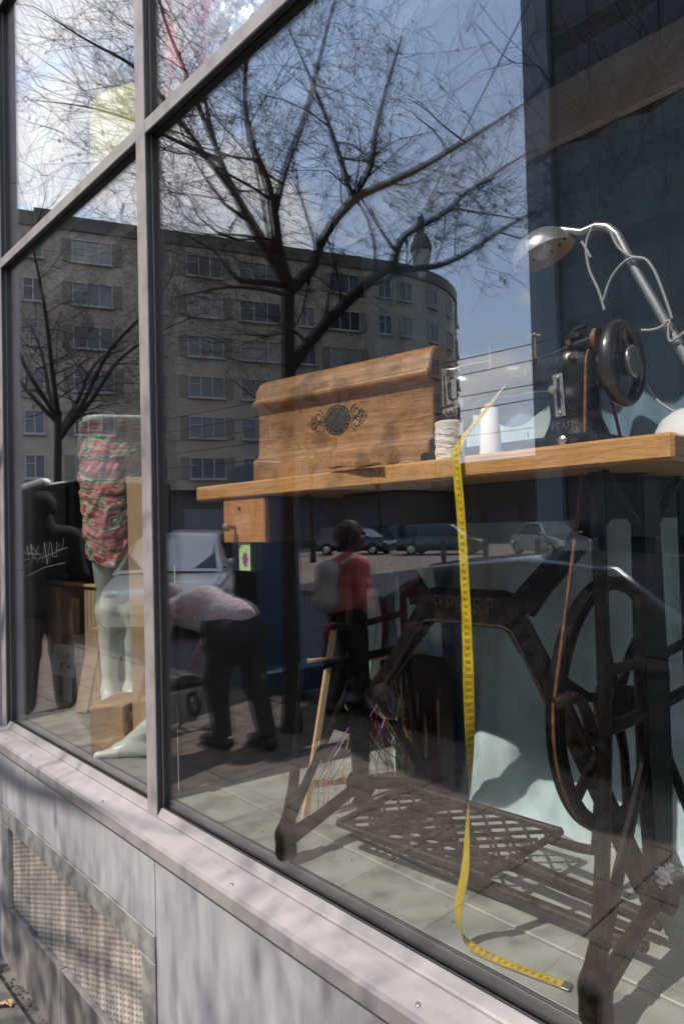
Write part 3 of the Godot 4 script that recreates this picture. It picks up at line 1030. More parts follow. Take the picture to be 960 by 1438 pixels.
	hb.tube([wc + Vector3(.03, 0, 0), Vector3(-.40, wc.y, wc.z)], .011, 12)
	part("hub", hb, M.black_iron, w)
	var ck := MB.new()
	ck.tube([Vector3(-.458, 1.080, -.045), Vector3(-.448, 1.087, -.058), Vector3(-.444, 1.086, -.072), Vector3(-.443, 1.076, -.088), Vector3(-.443, 1.056, -.102), Vector3(-.444, 1.034, -.112)], [.009, .0085, .008, .008, .008, .009], 10)
	ck.ball(Vector3(-.441, 1.026, -.114), Vector3(.008, .015, .012), 12, 8)
	part("crank", ck, M.worn_iron, w)
	var pr := MB.new()
	pr.tube([Vector3(-.49, 1.05, -.225), Vector3(-.50, .93, -.245), Vector3(-.515, .80, -.250)], .0052, 8)
	pr.tube([Vector3(-.455, 1.02, -.15), Vector3(-.475, .85, -.21)], .0045, 8)
	part("pitman_rod", pr, M.worn_iron, t)
	# leather belt from the balance wheel up to the machine
	var mw := Vector3(-.457, 1.551, -.195)
	var bl := MB.new()
	var path := []
	for i in 15:
		var an := deg_to_rad(lerpf(-60.0, 8.0, i / 14.0))
		path.append(wc + Vector3(.002, sin(an) * (R + .003), cos(an) * (R + .003)))
	path.append(Vector3(-.457, 1.32, -.118))
	path.append(Vector3(-.457, 1.44, -.150))
	path.append(mw + Vector3(0, .0, .033))
	for i in 9:
		var an := deg_to_rad(lerpf(20.0, 190.0, i / 8.0))
		path.append(mw + Vector3(0, sin(an) * .033, cos(an) * .033))
	path.append(Vector3(-.457, 1.42, -.285))
	path.append(Vector3(-.462, 1.20, -.355))
	for i in 5:
		var an := deg_to_rad(lerpf(150.0, 190.0, i / 4.0))
		path.append(wc + Vector3(.002, sin(an) * (R + .003), cos(an) * (R + .003)))
	bl.tube(path, .0027, 8)
	part("drive_belt", bl, M.leather, t)

# ---------------------------------------------------------------- what stands on the table
func sewing_case() -> void:
	var t := thing("sewing_machine_case", "arched worn wooden sewing machine cover with an ornate black oval badge", "sewing machine cover", Vector3(-.990, 1.4235, -.200), deg_to_rad(8.0))
	# local: x along the case (+-.24), z front +, y up
	var L := .446
	var D := .085
	var prof := [Vector2(.052, 0), Vector2(.052, .042), Vector2(.050, .047), Vector2(.045, .050), Vector2(.0415, .0505), Vector2(.0395, .053), Vector2(.0375, .058), Vector2(.0365, .066), Vector2(.0352, .146), Vector2(.0362, .150), Vector2(.0395, .1515), Vector2(.0450, .1525), Vector2(.0490, .155), Vector2(.0500, .159), Vector2(.0485, .163), Vector2(.0440, .1655), Vector2(.0425, .168), Vector2(.0420, .176), Vector2(.039, .187), Vector2(.032, .199), Vector2(.019, .2075), Vector2(0, .2105)]
	for i in prof.size(): prof[i] = Vector2(prof[i].x * 1.24, prof[i].y * 1.12)
	var out := PackedVector2Array()
	for p in prof: out.append(p)
	for i in range(prof.size() - 2, -1, -1): out.append(Vector2(-prof[i].x, prof[i].y))
	var sh := MB.new()
	var m := out.size()
	for i in m - 1:            # skin along the length; edges of the mouldings stay crisp
		var a := out[i]
		var b := out[i + 1]
		var d := (b - a).normalized()
		var na := d
		var nb := d
		if i > 0:
			var dp := (out[i] - out[i - 1]).normalized()
			if dp.dot(d) > .84: na = (na + dp).normalized()
		if i < m - 2:
			var dn := (out[i + 2] - out[i + 1]).normalized()
			if dn.dot(d) > .84: nb = (nb + dn).normalized()
		var k := sh.v.size()
		for xx in [-L * .5, L * .5]:
			sh.put(Vector3(xx, a.y, a.x), Vector3(0, -na.x, na.y), Vector2(xx, a.y + (.2 if a.x < 0 else 0.0)))
			sh.put(Vector3(xx, b.y, b.x), Vector3(0, -nb.x, nb.y), Vector2(xx, b.y + (.2 if b.x < 0 else 0.0)))
		sh.face(k, k + 1, k + 2)
		sh.face(k + 1, k + 3, k + 2)
	part("cover_body", sh, M.case_wood, t)
	for s in [-1.0, 1.0]:
		var ep := MB.new()
		var o2 := PackedVector2Array()
		for p in out: o2.append(Vector2(p.x * .985, p.y * .992))
		ep.prism(o2, .006, Transform3D(Basis(Vector3(0, 0, 1), Vector3(0, 1, 0), Vector3(-1, 0, 0)), Vector3(L * .5 + .004 if s > 0 else -L * .5 + .002, 0, 0)), .0015)
		part("end_panel", ep, M.case_dark, t)
	# badge: oval with a portrait-like blank centre, ringed with small letters, and two pairs of scrolls
	var zf := .0366 * 1.24 - .0008
	var bd := MB.new()
	var oval := func(rx: float, ry: float, n: int) -> PackedVector2Array:
		var r := PackedVector2Array()
		for i in n: r.append(Vector2(cos(TAU * i / n) * rx, sin(TAU * i / n) * ry))
		return r
	var ctr := Vector3(.0, .118, zf - .0006)
	bd.prism(oval.call(.0345, .0315, 36), .0012, Transform3D(Basis.IDENTITY, ctr))
	var b := part("badge", bd, M.gasket, t)
	var b2 := MB.new()
	b2.prism(oval.call(.0245, .0220, 32), .0006, Transform3D(Basis.IDENTITY, ctr + Vector3(0, 0, .0014)))
	part("badge_centre", b2, M.badge_centre, b)
	var f := SystemFont.new()
	f.font_names = PackedStringArray(["Droid Serif"])
	var word := "NAEHMASCHINEN FABRIK "
	for i in word.length():
		if word[i] == " ": continue
		var tm := TextMesh.new()
		tm.text = word[i]
		tm.font = f
		tm.font_size = 16
		tm.pixel_size = .00042
		tm.depth = .0005
		var an := PI * .86 - TAU * i / word.length()
		var g := part("lettering", tm, M.badge_print, b)
		g.transform = Transform3D(Basis(Vector3(0, 0, 1), an - PI * .5), ctr + Vector3(cos(an) * .0292, sin(an) * .0266, .0016))
	var sc := MB.new()
	for s in [-1.0, 1.0]:
		for q in [-1.0, 1.0]:
			for wh in [[.048, .0135, .0125], [.064, .0075, .0075]]:
				var pts := []
				for i in 26:
					var a := i / 25.0
					var an := a * TAU * 1.35 + PI * .5
					var r: float = wh[1] * (1.0 - a * .78)
					pts.append(Vector3(s * (wh[0] + cos(an) * r), .118 + q * (wh[2] + sin(an) * r), zf + .0002))
				sc.tube(pts, .0011, 5)
		sc.tube([Vector3(s * .034, .118, zf), Vector3(s * .06, .1185, zf), Vector3(s * .078, .118, zf)], [.0016, .001, .0004], 5)
		sc.tube([Vector3(s * .076, .126, zf), Vector3(s * .071, .118, zf), Vector3(s * .076, .110, zf)], .0008, 5)
	part("scrollwork", sc, M.gasket, b)

func sewing_machine() -> void:
	var t := thing("sewing_machine", "old black cast iron sewing machine with a spoked handwheel", "sewing machine", Vector3(0, 0, 0))
	var zc := -.195
	var bed := MB.new()
	bed.box(Vector3(-.59, 1.436, zc), Vector3(.32, .026, .135), .005)
	part("bed", bed, M.machine_black, t)
	var body := MB.new()
	body.sdf([[Vector3(-.490, 1.43, zc), Vector3(-.492, 1.50, zc), .036, .033], [Vector3(-.492, 1.50, zc), Vector3(-.492, 1.56, zc), .033, .031], [Vector3(-.478, 1.440, zc), Vector3(-.508, 1.440, zc), .037, .037],
		[Vector3(-.492, 1.558, zc), Vector3(-.60, 1.562, zc), .033, .025], [Vector3(-.60, 1.562, zc), Vector3(-.705, 1.560, zc), .025, .024],
		[Vector3(-.705, 1.575, zc), Vector3(-.707, 1.500, zc), .023, .021], [Vector3(-.46, 1.553, zc), Vector3(-.437, 1.553, zc), .024, .020]], .0055, .02)
	part("body", body, M.machine_black, t)
	# stitch lever plate on the column
	var lp := MB.new()
	lp.box(Vector3(-.499, 1.513, zc + .0365), Vector3(.016, .066, .004), .001, Basis(Vector3(0, 0, 1), .05))
	var pl := part("lever_plate", lp, M.steel, t)
	var sl := MB.new()
	sl.box(Vector3(-.499, 1.515, zc + .0386), Vector3(.005, .046, .001))
	part("slot", sl, M.gasket, pl)
	var kb := MB.new()
	kb.lathe([Vector2(.003, 0), Vector2(.003, .009), Vector2(.0065, .010), Vector2(.0065, .016), Vector2(.005, .0175), Vector2(0, .0178)], 14, Transform3D(Basis(Vector3.RIGHT, Vector3(0, 0, 1), Vector3(0, -1, 0)), Vector3(-.501, 1.520, zc + .038)))
	part("lever_knob", kb, M.steel, pl)
	for y in [1.540, 1.486]:
		var s := MB.new()
		s.lathe([Vector2(.003, 0), Vector2(.0026, .0014), Vector2(0, .002)], 10, Transform3D(Basis(Vector3.RIGHT, Vector3(0, 0, 1), Vector3(0, -1, 0)), Vector3(-.499 + (1.513 - y) * .05, y, zc + .0384)))
		part("screw", s, M.steel, pl)
	# hand wheel
	var wc := Vector3(-.417, 1.551, zc)
	var xf := Transform3D(Basis(Vector3(0, 1, 0), Vector3(-1, 0, 0), Vector3(0, 0, 1)), wc)
	var w := Node3D.new()
	w.name = "handwheel"
	t.add_child(w, true)
	var rm := MB.new()
	var pr := []
	for i in 17:
		var an := TAU * i / 16.0
		pr.append(Vector2(.0565 + cos(an) * .0072, -sin(an) * .0100))
	rm.lathe(pr, 48, xf)
	part("rim", rm, M.wheel_rim, w)
	for i in 3:
		var sp := MB.new()
		var an := TAU * i / 3.0 + 1.35
		var d := Vector3(0, sin(an), cos(an))
		sp.strip([wc + d * .012, wc + d * .032, wc + d * .053], [.022, .011, .018], .010, Vector3.RIGHT, .003)
		part("spoke", sp, M.machine_black, w)
	var hb := MB.new()
	hb.lathe([Vector2(.0001, -.012), Vector2(.019, -.012), Vector2(.020, -.006), Vector2(.020, .018), Vector2(.017, .03), Vector2(0.0001, .03)], 24, xf)
	part("hub", hb, M.machine_black, w)
	var dc := MB.new()
	dc.lathe([Vector2(.0235, -.012), Vector2(.0235, -.0165), Vector2(.0212, -.0185), Vector2(0.0001, -.0185)], 24, xf)
	part("clutch_disc", dc, M.steel, w)
	var pu := MB.new()
	pu.lathe([Vector2(.026, .030), Vector2(.034, .032), Vector2(.030, .038), Vector2(.034, .044), Vector2(.026, .046), Vector2(.0001, .046)], 28, xf)
	part("belt_pulley", pu, M.machine_black, w)
	# bobbin winder behind the wheel, on top of the column
	var bw := MB.new()
	bw.tube([Vector3(-.515, 1.578, zc + .026), Vector3(-.470, 1.586, zc + .026), Vector3(-.447, 1.590, zc + .024)], [.005, .006, .006], 10)
	bw.box(Vector3(-.478, 1.600, zc + .02), Vector3(.018, .012, .02), .003)
	bw.tube([Vector3(-.49, 1.602, zc + .02), Vector3(-.478, 1.611, zc + .02), Vector3(-.462, 1.612, zc + .02)], .0035, 8)
	part("bobbin_winder", bw, M.machine_black, t)
	var wh := MB.new()
	wh.tube([Vector3(-.447, 1.588, zc + .022), Vector3(-.440, 1.588, zc + .022)], .017, 18)
	part("winder_pulley", wh, M.leather, t)
	var wn := MB.new()
	wn.tube([Vector3(-.482, 1.586, zc + .034), Vector3(-.482, 1.594, zc + .036)], .004, 8)
	wn.tube([Vector3(-.48, 1.567, zc + .036), Vector3(-.474, 1.567, zc + .040)], .0045, 8)
	part("winder_screw", wn, M.brass_dull, t)
	# thread guide post, spool pin, thread tension and the needle works of the head
	var gp := MB.new()
	gp.tube([Vector3(-.550, 1.58, zc + .012), Vector3(-.550, 1.618, zc + .012)], .0022, 8)
	gp.ball(Vector3(-.550, 1.621, zc + .012), Vector3(.005, .004, .005), 10, 6)
	gp.tube([Vector3(-.562, 1.617, zc + .012), Vector3(-.555, 1.621, zc + .012), Vector3(-.540, 1.618, zc + .012)], .0025, 8)
	part("thread_guide_post", gp, M.brass_dull, t)
	var pin := MB.new()
	pin.tube([Vector3(-.642, 1.575, zc), Vector3(-.642, 1.625, zc)], .0017, 8)
	pin.lathe([Vector2(.006, 0), Vector2(.006, .002), Vector2(.002, .003)], 12, Transform3D(Basis.IDENTITY, Vector3(-.642, 1.585, zc)))
	part("spool_pin", pin, M.steel, t)
	var hz := zc + .024
	var tn := MB.new()
	for k in 3: tn.lathe([Vector2(0.0001, 0), Vector2(.011 - k * .001, .0), Vector2(.0115 - k * .001, .0015), Vector2(.0105 - k * .001, .003), Vector2(0.0001, .003)], 18, Transform3D(Basis(Vector3.RIGHT, Vector3(0, 0, 1), Vector3(0, -1, 0)), Vector3(-.705, 1.517, hz + k * .0045)))
	tn.lathe([Vector2(.006, 0), Vector2(.0065, .006), Vector2(.0045, .0085), Vector2(.0045, .012), Vector2(0.0001, .012)], 14, Transform3D(Basis(Vector3.RIGHT, Vector3(0, 0, 1), Vector3(0, -1, 0)), Vector3(-.705, 1.517, hz + .0135)))
	part("tension_discs", tn, M.steel, t)
	var fp := MB.new()
	fp.box(Vector3(-.7065, 1.5635, hz - .002), Vector3(.030, .060, .004), .001)
	fp.tube([Vector3(-.722, 1.598, hz + .005), Vector3(-.722, 1.53, hz + .005)], .0018, 8)
	fp.tube([Vector3(-.713, 1.590, hz + .002), Vector3(-.713, 1.588, hz + .012)], .0058, 12)
	fp.tube([Vector3(-.710, 1.572, hz + .001), Vector3(-.710, 1.571, hz + .010)], .0048, 12)
	fp.box(Vector3(-.700, 1.558, hz + .003), Vector3(.010, .034, .004), .001)
	fp.tube([Vector3(-.722, 1.593, hz + .005), Vector3(-.713, 1.594, hz + .009), Vector3(-.700, 1.592, hz + .005), Vector3(-.690, 1.593, hz + .002)], .0015, 6)
	fp.box(Vector3(-.692, 1.532, hz + .002), Vector3(.018, .015, .002), .0005)
	part("face_works", fp, M.steel, t)
	var nb := MB.new()
	nb.tube([Vector3(-.707, 1.50, zc), Vector3(-.707, 1.455, zc)], .003, 8)
	nb.tube([Vector3(-.699, 1.50, zc), Vector3(-.699, 1.452, zc)], .0025, 8)
	nb.box(Vector3(-.699, 1.451, zc + .004), Vector3(.012, .002, .018))
	part("needle_bar", nb, M.steel, t)
	var th := MB.new()
	th.tube([Vector3(-.642, 1.60, zc), Vector3(-.67, 1.599, zc + .012), Vector3(-.715, 1.594, hz + .008), Vector3(-.706, 1.53, hz + .012)], .0006, 5)
	part("thread", th, M.yarn_white, t)
	# lettering
	var f := SystemFont.new()
	f.font_names = PackedStringArray(["Droid Serif"])
	for q in [["PFAFF", Vector3(-.492, 1.4655, zc + .0385), .00062, -.06], ["PFAFF", Vector3(-.575, 1.560, zc + .0285), .0006, 0.0]]:
		var tm := TextMesh.new()
		tm.text = q[0]
		tm.font = f
		tm.font_size = 22
		tm.pixel_size = q[2]
		tm.depth = .0012
		var g := part("lettering", tm, M.grey_print if q[1].y < 1.5 else M.gold_print, t)
		g.position = q[1]
		g.rotation.x = q[3]
	var bs := MB.new()
	bs.lathe([Vector2(.007, 0), Vector2(.007, .004), Vector2(.004, .006), Vector2(0.0001, .0065)], 14, Transform3D(Basis(Vector3.RIGHT, Vector3(0, 0, 1), Vector3(0, -1, 0)), Vector3(-.478, 1.440, zc + .068)))
	part("bed_screw", bs, M.steel, t)

func thread_spools() -> void:
	var t := thing("thread_spool", "thick white thread spool at the table edge before the sewing machine head", "spool", Vector3(-.660, 1.423, -.098))
	var m := MB.new()
	var pr := [Vector2(0.0001, 0), Vector2(.0215, 0)]
	var n := 70
	for i in n + 1:
		var y := .001 + .064 * i / n
		pr.append(Vector2(.0224 + .00022 * (i % 2) + .0003 * sin(i * .4), y))
	pr.append(Vector2(.019, .0665)); pr.append(Vector2(0.0001, .0668))
	m.lathe(pr, 30)
	part("wound_thread", m, M.thread_white, t)
	var w := MB.new()
	for k in 22:
		var pts := []
		var a0 := rng.randf() * TAU
		var y0 := rng.randf_range(.004, .05)
		for i in 9:
			var a := a0 + i * .25
			pts.append(Vector3(cos(a) * .0232, y0 + i * rng.randf_range(.0006, .0017), sin(a) * .0232))
		w.tube(pts, .0006, 4)
	part("loose_turns", w, M.thread_white, t)
	var c := thing("thread_cone", "slim white thread cone with an orange top behind the measuring tape", "thread cone", Vector3(-.598, 1.423, -.122))
	var cm := MB.new()
	cm.lathe([Vector2(0.0001, 0), Vector2(.0175, 0), Vector2(.018, .002), Vector2(.0135, .079), Vector2(.0125, .081), Vector2(0.0001, .081)], 26)
	part("wound_thread", cm, M.cone_white, c)
	var ct := MB.new()
	ct.lathe([Vector2(.0078, .081), Vector2(.0070, .088), Vector2(.0055, .089), Vector2(.0055, .082)], 20)
	part("cone_tip", ct, M.orange_plastic, c)
	# the little things lying on the table edge
	var y := thing("tape_scrap", "flat yellow tape scrap lying over the front edge of the tabletop", "tape scrap")
	var ym := MB.new()
	ym.grid(16, 2, func(u: float, q: float):
		var x := lerpf(-.872, -.742, u)
		return Vector3(x, 1.4285 - .004 * u + .002 * sin(u * 7.0), lerpf(-.024, -.040, q) + .012 * u))
	var ym2 := MB.new()
	ym2.grid(16, 2, func(u: float, q: float):
		var x := lerpf(-.872, -.742, u)
		return Vector3(x, 1.4272 - .004 * u + .002 * sin(u * 7.0), lerpf(-.024, -.040, q) + .012 * u))
	part("strip", ym, M.tape, y)
	part("strip_underside", ym2, M.yarn_yellow, y)
	var lp := MB.new()
	var pts := []
	for i in 15:
		var a := PI * i / 14.0
		pts.append(Vector3(-.725 - cos(a) * .013, 1.4235 + sin(a) * .006, -.07 + cos(a) * .01))
	lp.tube(pts, .0007, 5)
	var lo := part("thread_loop", lp, M.yarn_white, self)
	tag(lo, "small loop of pale thread on the tabletop before the case", "thread")

func tape_texture() -> ImageTexture:
	var w := 40
	var h := 2000          # 1 cm = 20 px along the tape
	var im := Image.create(w, h, false, Image.FORMAT_RGB8)
	var dig := {"0": "757", "1": "1", "x": ""}
	var font := ["111101101101111", "010110010010111", "111001111100111", "111001111001111", "101101111001001", "111100111001111", "111100111101111", "111001010010010", "111101111101111", "111101111001111"]
	var yl := Color(.68, .50, .015).linear_to_srgb()
	var bk := Color(.03, .025, .01).linear_to_srgb()
	var wob := noise(.02, 2, 5)
	for y in h:
		for x in w: im.set_pixel(x, y, yl.darkened(clampf(.10 + .12 * wob.get_noise_2d(x, y), 0.0, .3)))
	for cm in 100:
		var y0 := cm * 20
		for x in 9: im.set_pixel(x, y0, bk)
		for x in range(31, 40): im.set_pixel(x, y0, bk)
		for k in range(1, 5):
			for x in (6 if k == 2 else 4): im.set_pixel(x, y0 + k * 4, bk)
			for x in range(34 if k == 2 else 36, 40): im.set_pixel(x, y0 + k * 4, bk)
		var s := str(cm + 46)
		var x0 := 20 - s.length() * 5 + 1
		for i in s.length():
			var g: String = font[int(s[i])]
			for r in 5:
				for q in 3:
					if g[r * 3 + q] == "1":
						for a in 2:
							for b in 2:
								var px := x0 + i * 10 + q * 3 + a
								var py := y0 + 5 + r * 2 + b
								if px >= 0 and px < w and py < h: im.set_pixel(px, py, bk)
	return tex(im)

func measuring_tape() -> void:
	var t := thing("measuring_tape", "yellow measuring tape hanging from the sewing machine down to the floor", "tape measure")
	# centre line with the direction of its width
	var key := [
		[Vector3(-.545, 1.592, -.160), Vector3(.3, .1, .9)], [Vector3(-.552, 1.568, -.150), Vector3(.6, .2, .75)], [Vector3(-.566, 1.535, -.118), Vector3(.8, .2, .5)],
		[Vector3(-.580, 1.49, -.078), Vector3(1, .2, .2)], [Vector3(-.590, 1.455, -.045), Vector3(1, .3, 0)], [Vector3(-.592, 1.432, -.026), Vector3(1, .15, 0)], [Vector3(-.590, 1.405, -.0215), Vector3(1, 0, 0)],
		[Vector3(-.585, 1.33, -.0215), Vector3(1, 0, .05)], [Vector3(-.581, 1.22, -.021), Vector3(1, 0, .0)], [Vector3(-.580, 1.14, -.0205), Vector3(.95, 0, -.3)], [Vector3(-.580, 1.08, -.020), Vector3(.7, 0, -.7)],
		[Vector3(-.581, 1.02, -.021), Vector3(.40, 0, -.95)], [Vector3(-.585, .95, -.023), Vector3(-.35, 0, -1)], [Vector3(-.592, .89, -.025), Vector3(-.8, 0, -.6)], [Vector3(-.600, .82, -.026), Vector3(-1, 0, -.2)],
		[Vector3(-.614, .765, -.026), Vector3(-1, 0, -.08)], [Vector3(-.615, .735, -.028), Vector3(-.9, .1, -.4)], [Vector3(-.608, .714, -.032), Vector3(-.6, .2, -.8)], [Vector3(-.590, .7055, -.036), Vector3(-.35, .15, -1)],
		[Vector3(-.556, .7035, -.040), Vector3(-.18, .05, -1)], [Vector3(-.513, .7040, -.0470), Vector3(-.15, 0, -1)], [Vector3(-.467, .7035, -.0560), Vector3(-.2, 0, -1)]]
	var P := []
	var W := []
	var n := key.size()
	for i in n - 1:
		for s in 6:
			var a: Vector3 = key[maxi(i - 1, 0)][0]
			P.append((key[i][0] as Vector3).cubic_interpolate(key[i + 1][0], a, key[mini(i + 2, n - 1)][0], s / 6.0))
			W.append((key[i][1] as Vector3).normalized().lerp((key[i + 1][1] as Vector3).normalized(), s / 6.0).normalized())
	P.append(key[n - 1][0]); W.append((key[n - 1][1] as Vector3).normalized())
	for side in 2:
		var m := MB.new()
		var al := 0.0
		var k := 0
		for i in P.size():
			if i: al += (P[i] - P[i - 1]).length()
			var tg: Vector3 = (P[mini(i + 1, P.size() - 1)] - P[maxi(i - 1, 0)]).normalized()
			var w: Vector3 = (W[i] - tg * W[i].dot(tg)).normalized()
			var nn := w.cross(-tg).normalized()
			if side: nn = -nn
			for e in [-1.0, 1.0]:
				m.put(P[i] + w * e * .0078 + nn * .00035, nn, Vector2(.5 + .5 * e, al))
			if i:
				m.face(k, k + 1, k + 3)
				m.face(k, k + 3, k + 2)
				k += 2
		part("tape_band" if side == 0 else "tape_back", m, M.tape if side == 0 else M.tape_back, t)
	var e := MB.new()
	e.box(Vector3(-.4625, .7042, -.0568), Vector3(.011, .0022, .0168), .0008, Basis(Vector3.UP, .15))
	part("metal_tip", e, M.tape_end, t)

func desk_lamp() -> void:
	var t := thing("desk_lamp", "silver desk lamp arching over the sewing machine with a loose grey cable", "desk lamp")
	var z := -.25
	var hc := Vector3(-.567, 1.772, z)
	var ax := Vector3(-.28, .93, .12).normalized()
	var bx := ax.cross(Vector3(0, 0, 1)).normalized()
	var xf := Transform3D(Basis(bx, ax, bx.cross(ax)), hc)
	var sh := MB.new()
	var pr := []
	for i in 13:
		var a := PI * .5 * i / 12.0
		pr.append(Vector2(maxf(.052 * cos(a), .0001), .042 * sin(a)))
	sh.lathe(pr, 40, xf)
	var s := part("lamp_shade", sh, M.lamp_silver, t)
	var inn := MB.new()
	var pi := []
	for i in 12:
		var a := PI * .5 * i / 11.0
		pi.append(Vector2(maxf(.0495 * cos(a), .0001), .039 * sin(a) - .0005))
	pi.reverse()
	inn.lathe(pi, 40, xf)
	inn.lathe([Vector2(.0495, -.0005), Vector2(.052, -.0005), Vector2(.052, .0)], 40, xf)
	part("reflector", inn, M.lamp_inside, s)
	var hole := MB.new()
	for i in 16:
		var a := TAU * i / 16.0
		hole.box(xf * Vector3(cos(a) * .043, .0165, sin(a) * .043), Vector3(.004, .003, .003), .0, xf.basis)
	part("vent_slots", hole, M.gasket, s, true)
	var bulb := MB.new()
	bulb.ball(xf * Vector3(0, .010, 0), Vector3(.016, .016, .016), 14, 9)
	part("bulb", bulb, M.enamel, s)
	var arm := MB.new()
	var pts := [xf * Vector3(.040, .022, 0), Vector3(-.500, 1.789, z), Vector3(-.475, 1.790, z), Vector3(-.457, 1.782, z), Vector3(-.443, 1.766, z), Vector3(-.42, 1.71, z), Vector3(-.388, 1.64, z), Vector3(-.353, 1.563, z), Vector3(-.325, 1.50, z), Vector3(-.300, 1.435, z)]
	arm.tube(pts, [.005, .0055, .0062, .0066, .0068, .007, .0072, .0074, .0074, .0074], 12)
	part("arm", arm, M.lamp_silver, t)
	var base := MB.new()
	base.lathe([Vector2(0.0001, .02), Vector2(.02, .02), Vector2(.055, .012), Vector2(.06, .004), Vector2(.06, 0)], 30, Transform3D(Basis.IDENTITY, Vector3(-.295, 1.423, z)))
	part("base", base, M.lamp_silver, t)
	# cable, traced loop by loop
	for q in [
		[[-.476, 1.784], [-.487, 1.76], [-.483, 1.72], [-.470, 1.685], [-.461, 1.650]],
		[[-.462, 1.665], [-.448, 1.697], [-.424, 1.716], [-.400, 1.712], [-.385, 1.690], [-.372, 1.65], [-.362, 1.612]],
		[[-.447, 1.768], [-.437, 1.742], [-.420, 1.722], [-.402, 1.712]],
		[[-.406, 1.605], [-.392, 1.602], [-.378, 1.603], [-.366, 1.610], [-.368, 1.594], [-.366, 1.580], [-.356, 1.582], [-.335, 1.596], [-.315, 1.606]],
		[[-.402, 1.523], [-.388, 1.498], [-.362, 1.476], [-.330, 1.462]],
		[[-.494, 1.768], [-.486, 1.752], [-.480, 1.738]]]:
		var c := MB.new()
		var p3 := []
		var n: int = q.size()
		for i in n - 1:
			for s2 in 5:
				var a: Array = q[i]
				var b: Array = q[i + 1]
				var a0: Array = q[maxi(i - 1, 0)]
				var b1: Array = q[mini(i + 2, n - 1)]
				var v2 := Vector2(a[0], a[1]).cubic_interpolate(Vector2(b[0], b[1]), Vector2(a0[0], a0[1]), Vector2(b1[0], b1[1]), s2 / 5.0)
				p3.append(Vector3(v2.x, v2.y, z + .012))
		p3.append(Vector3(q[n - 1][0], q[n - 1][1], z + .012))
		c.tube(p3, .0022, 7)
		part("cable", c, M.cable, t)
	# white bowl-shaped shade lying at the right end of the table
	var w := thing("white_dish", "white enamel dish lying upside down at the right end of the table", "dish", Vector3(-.292, 1.423, -.135))
	var wm := MB.new()
	wm.lathe([Vector2(.058, 0), Vector2(.056, .012), Vector2(.048, .026), Vector2(.034, .036), Vector2(.016, .041), Vector2(0.0001, .042)], 32)
	part("shell", wm, M.enamel, w)

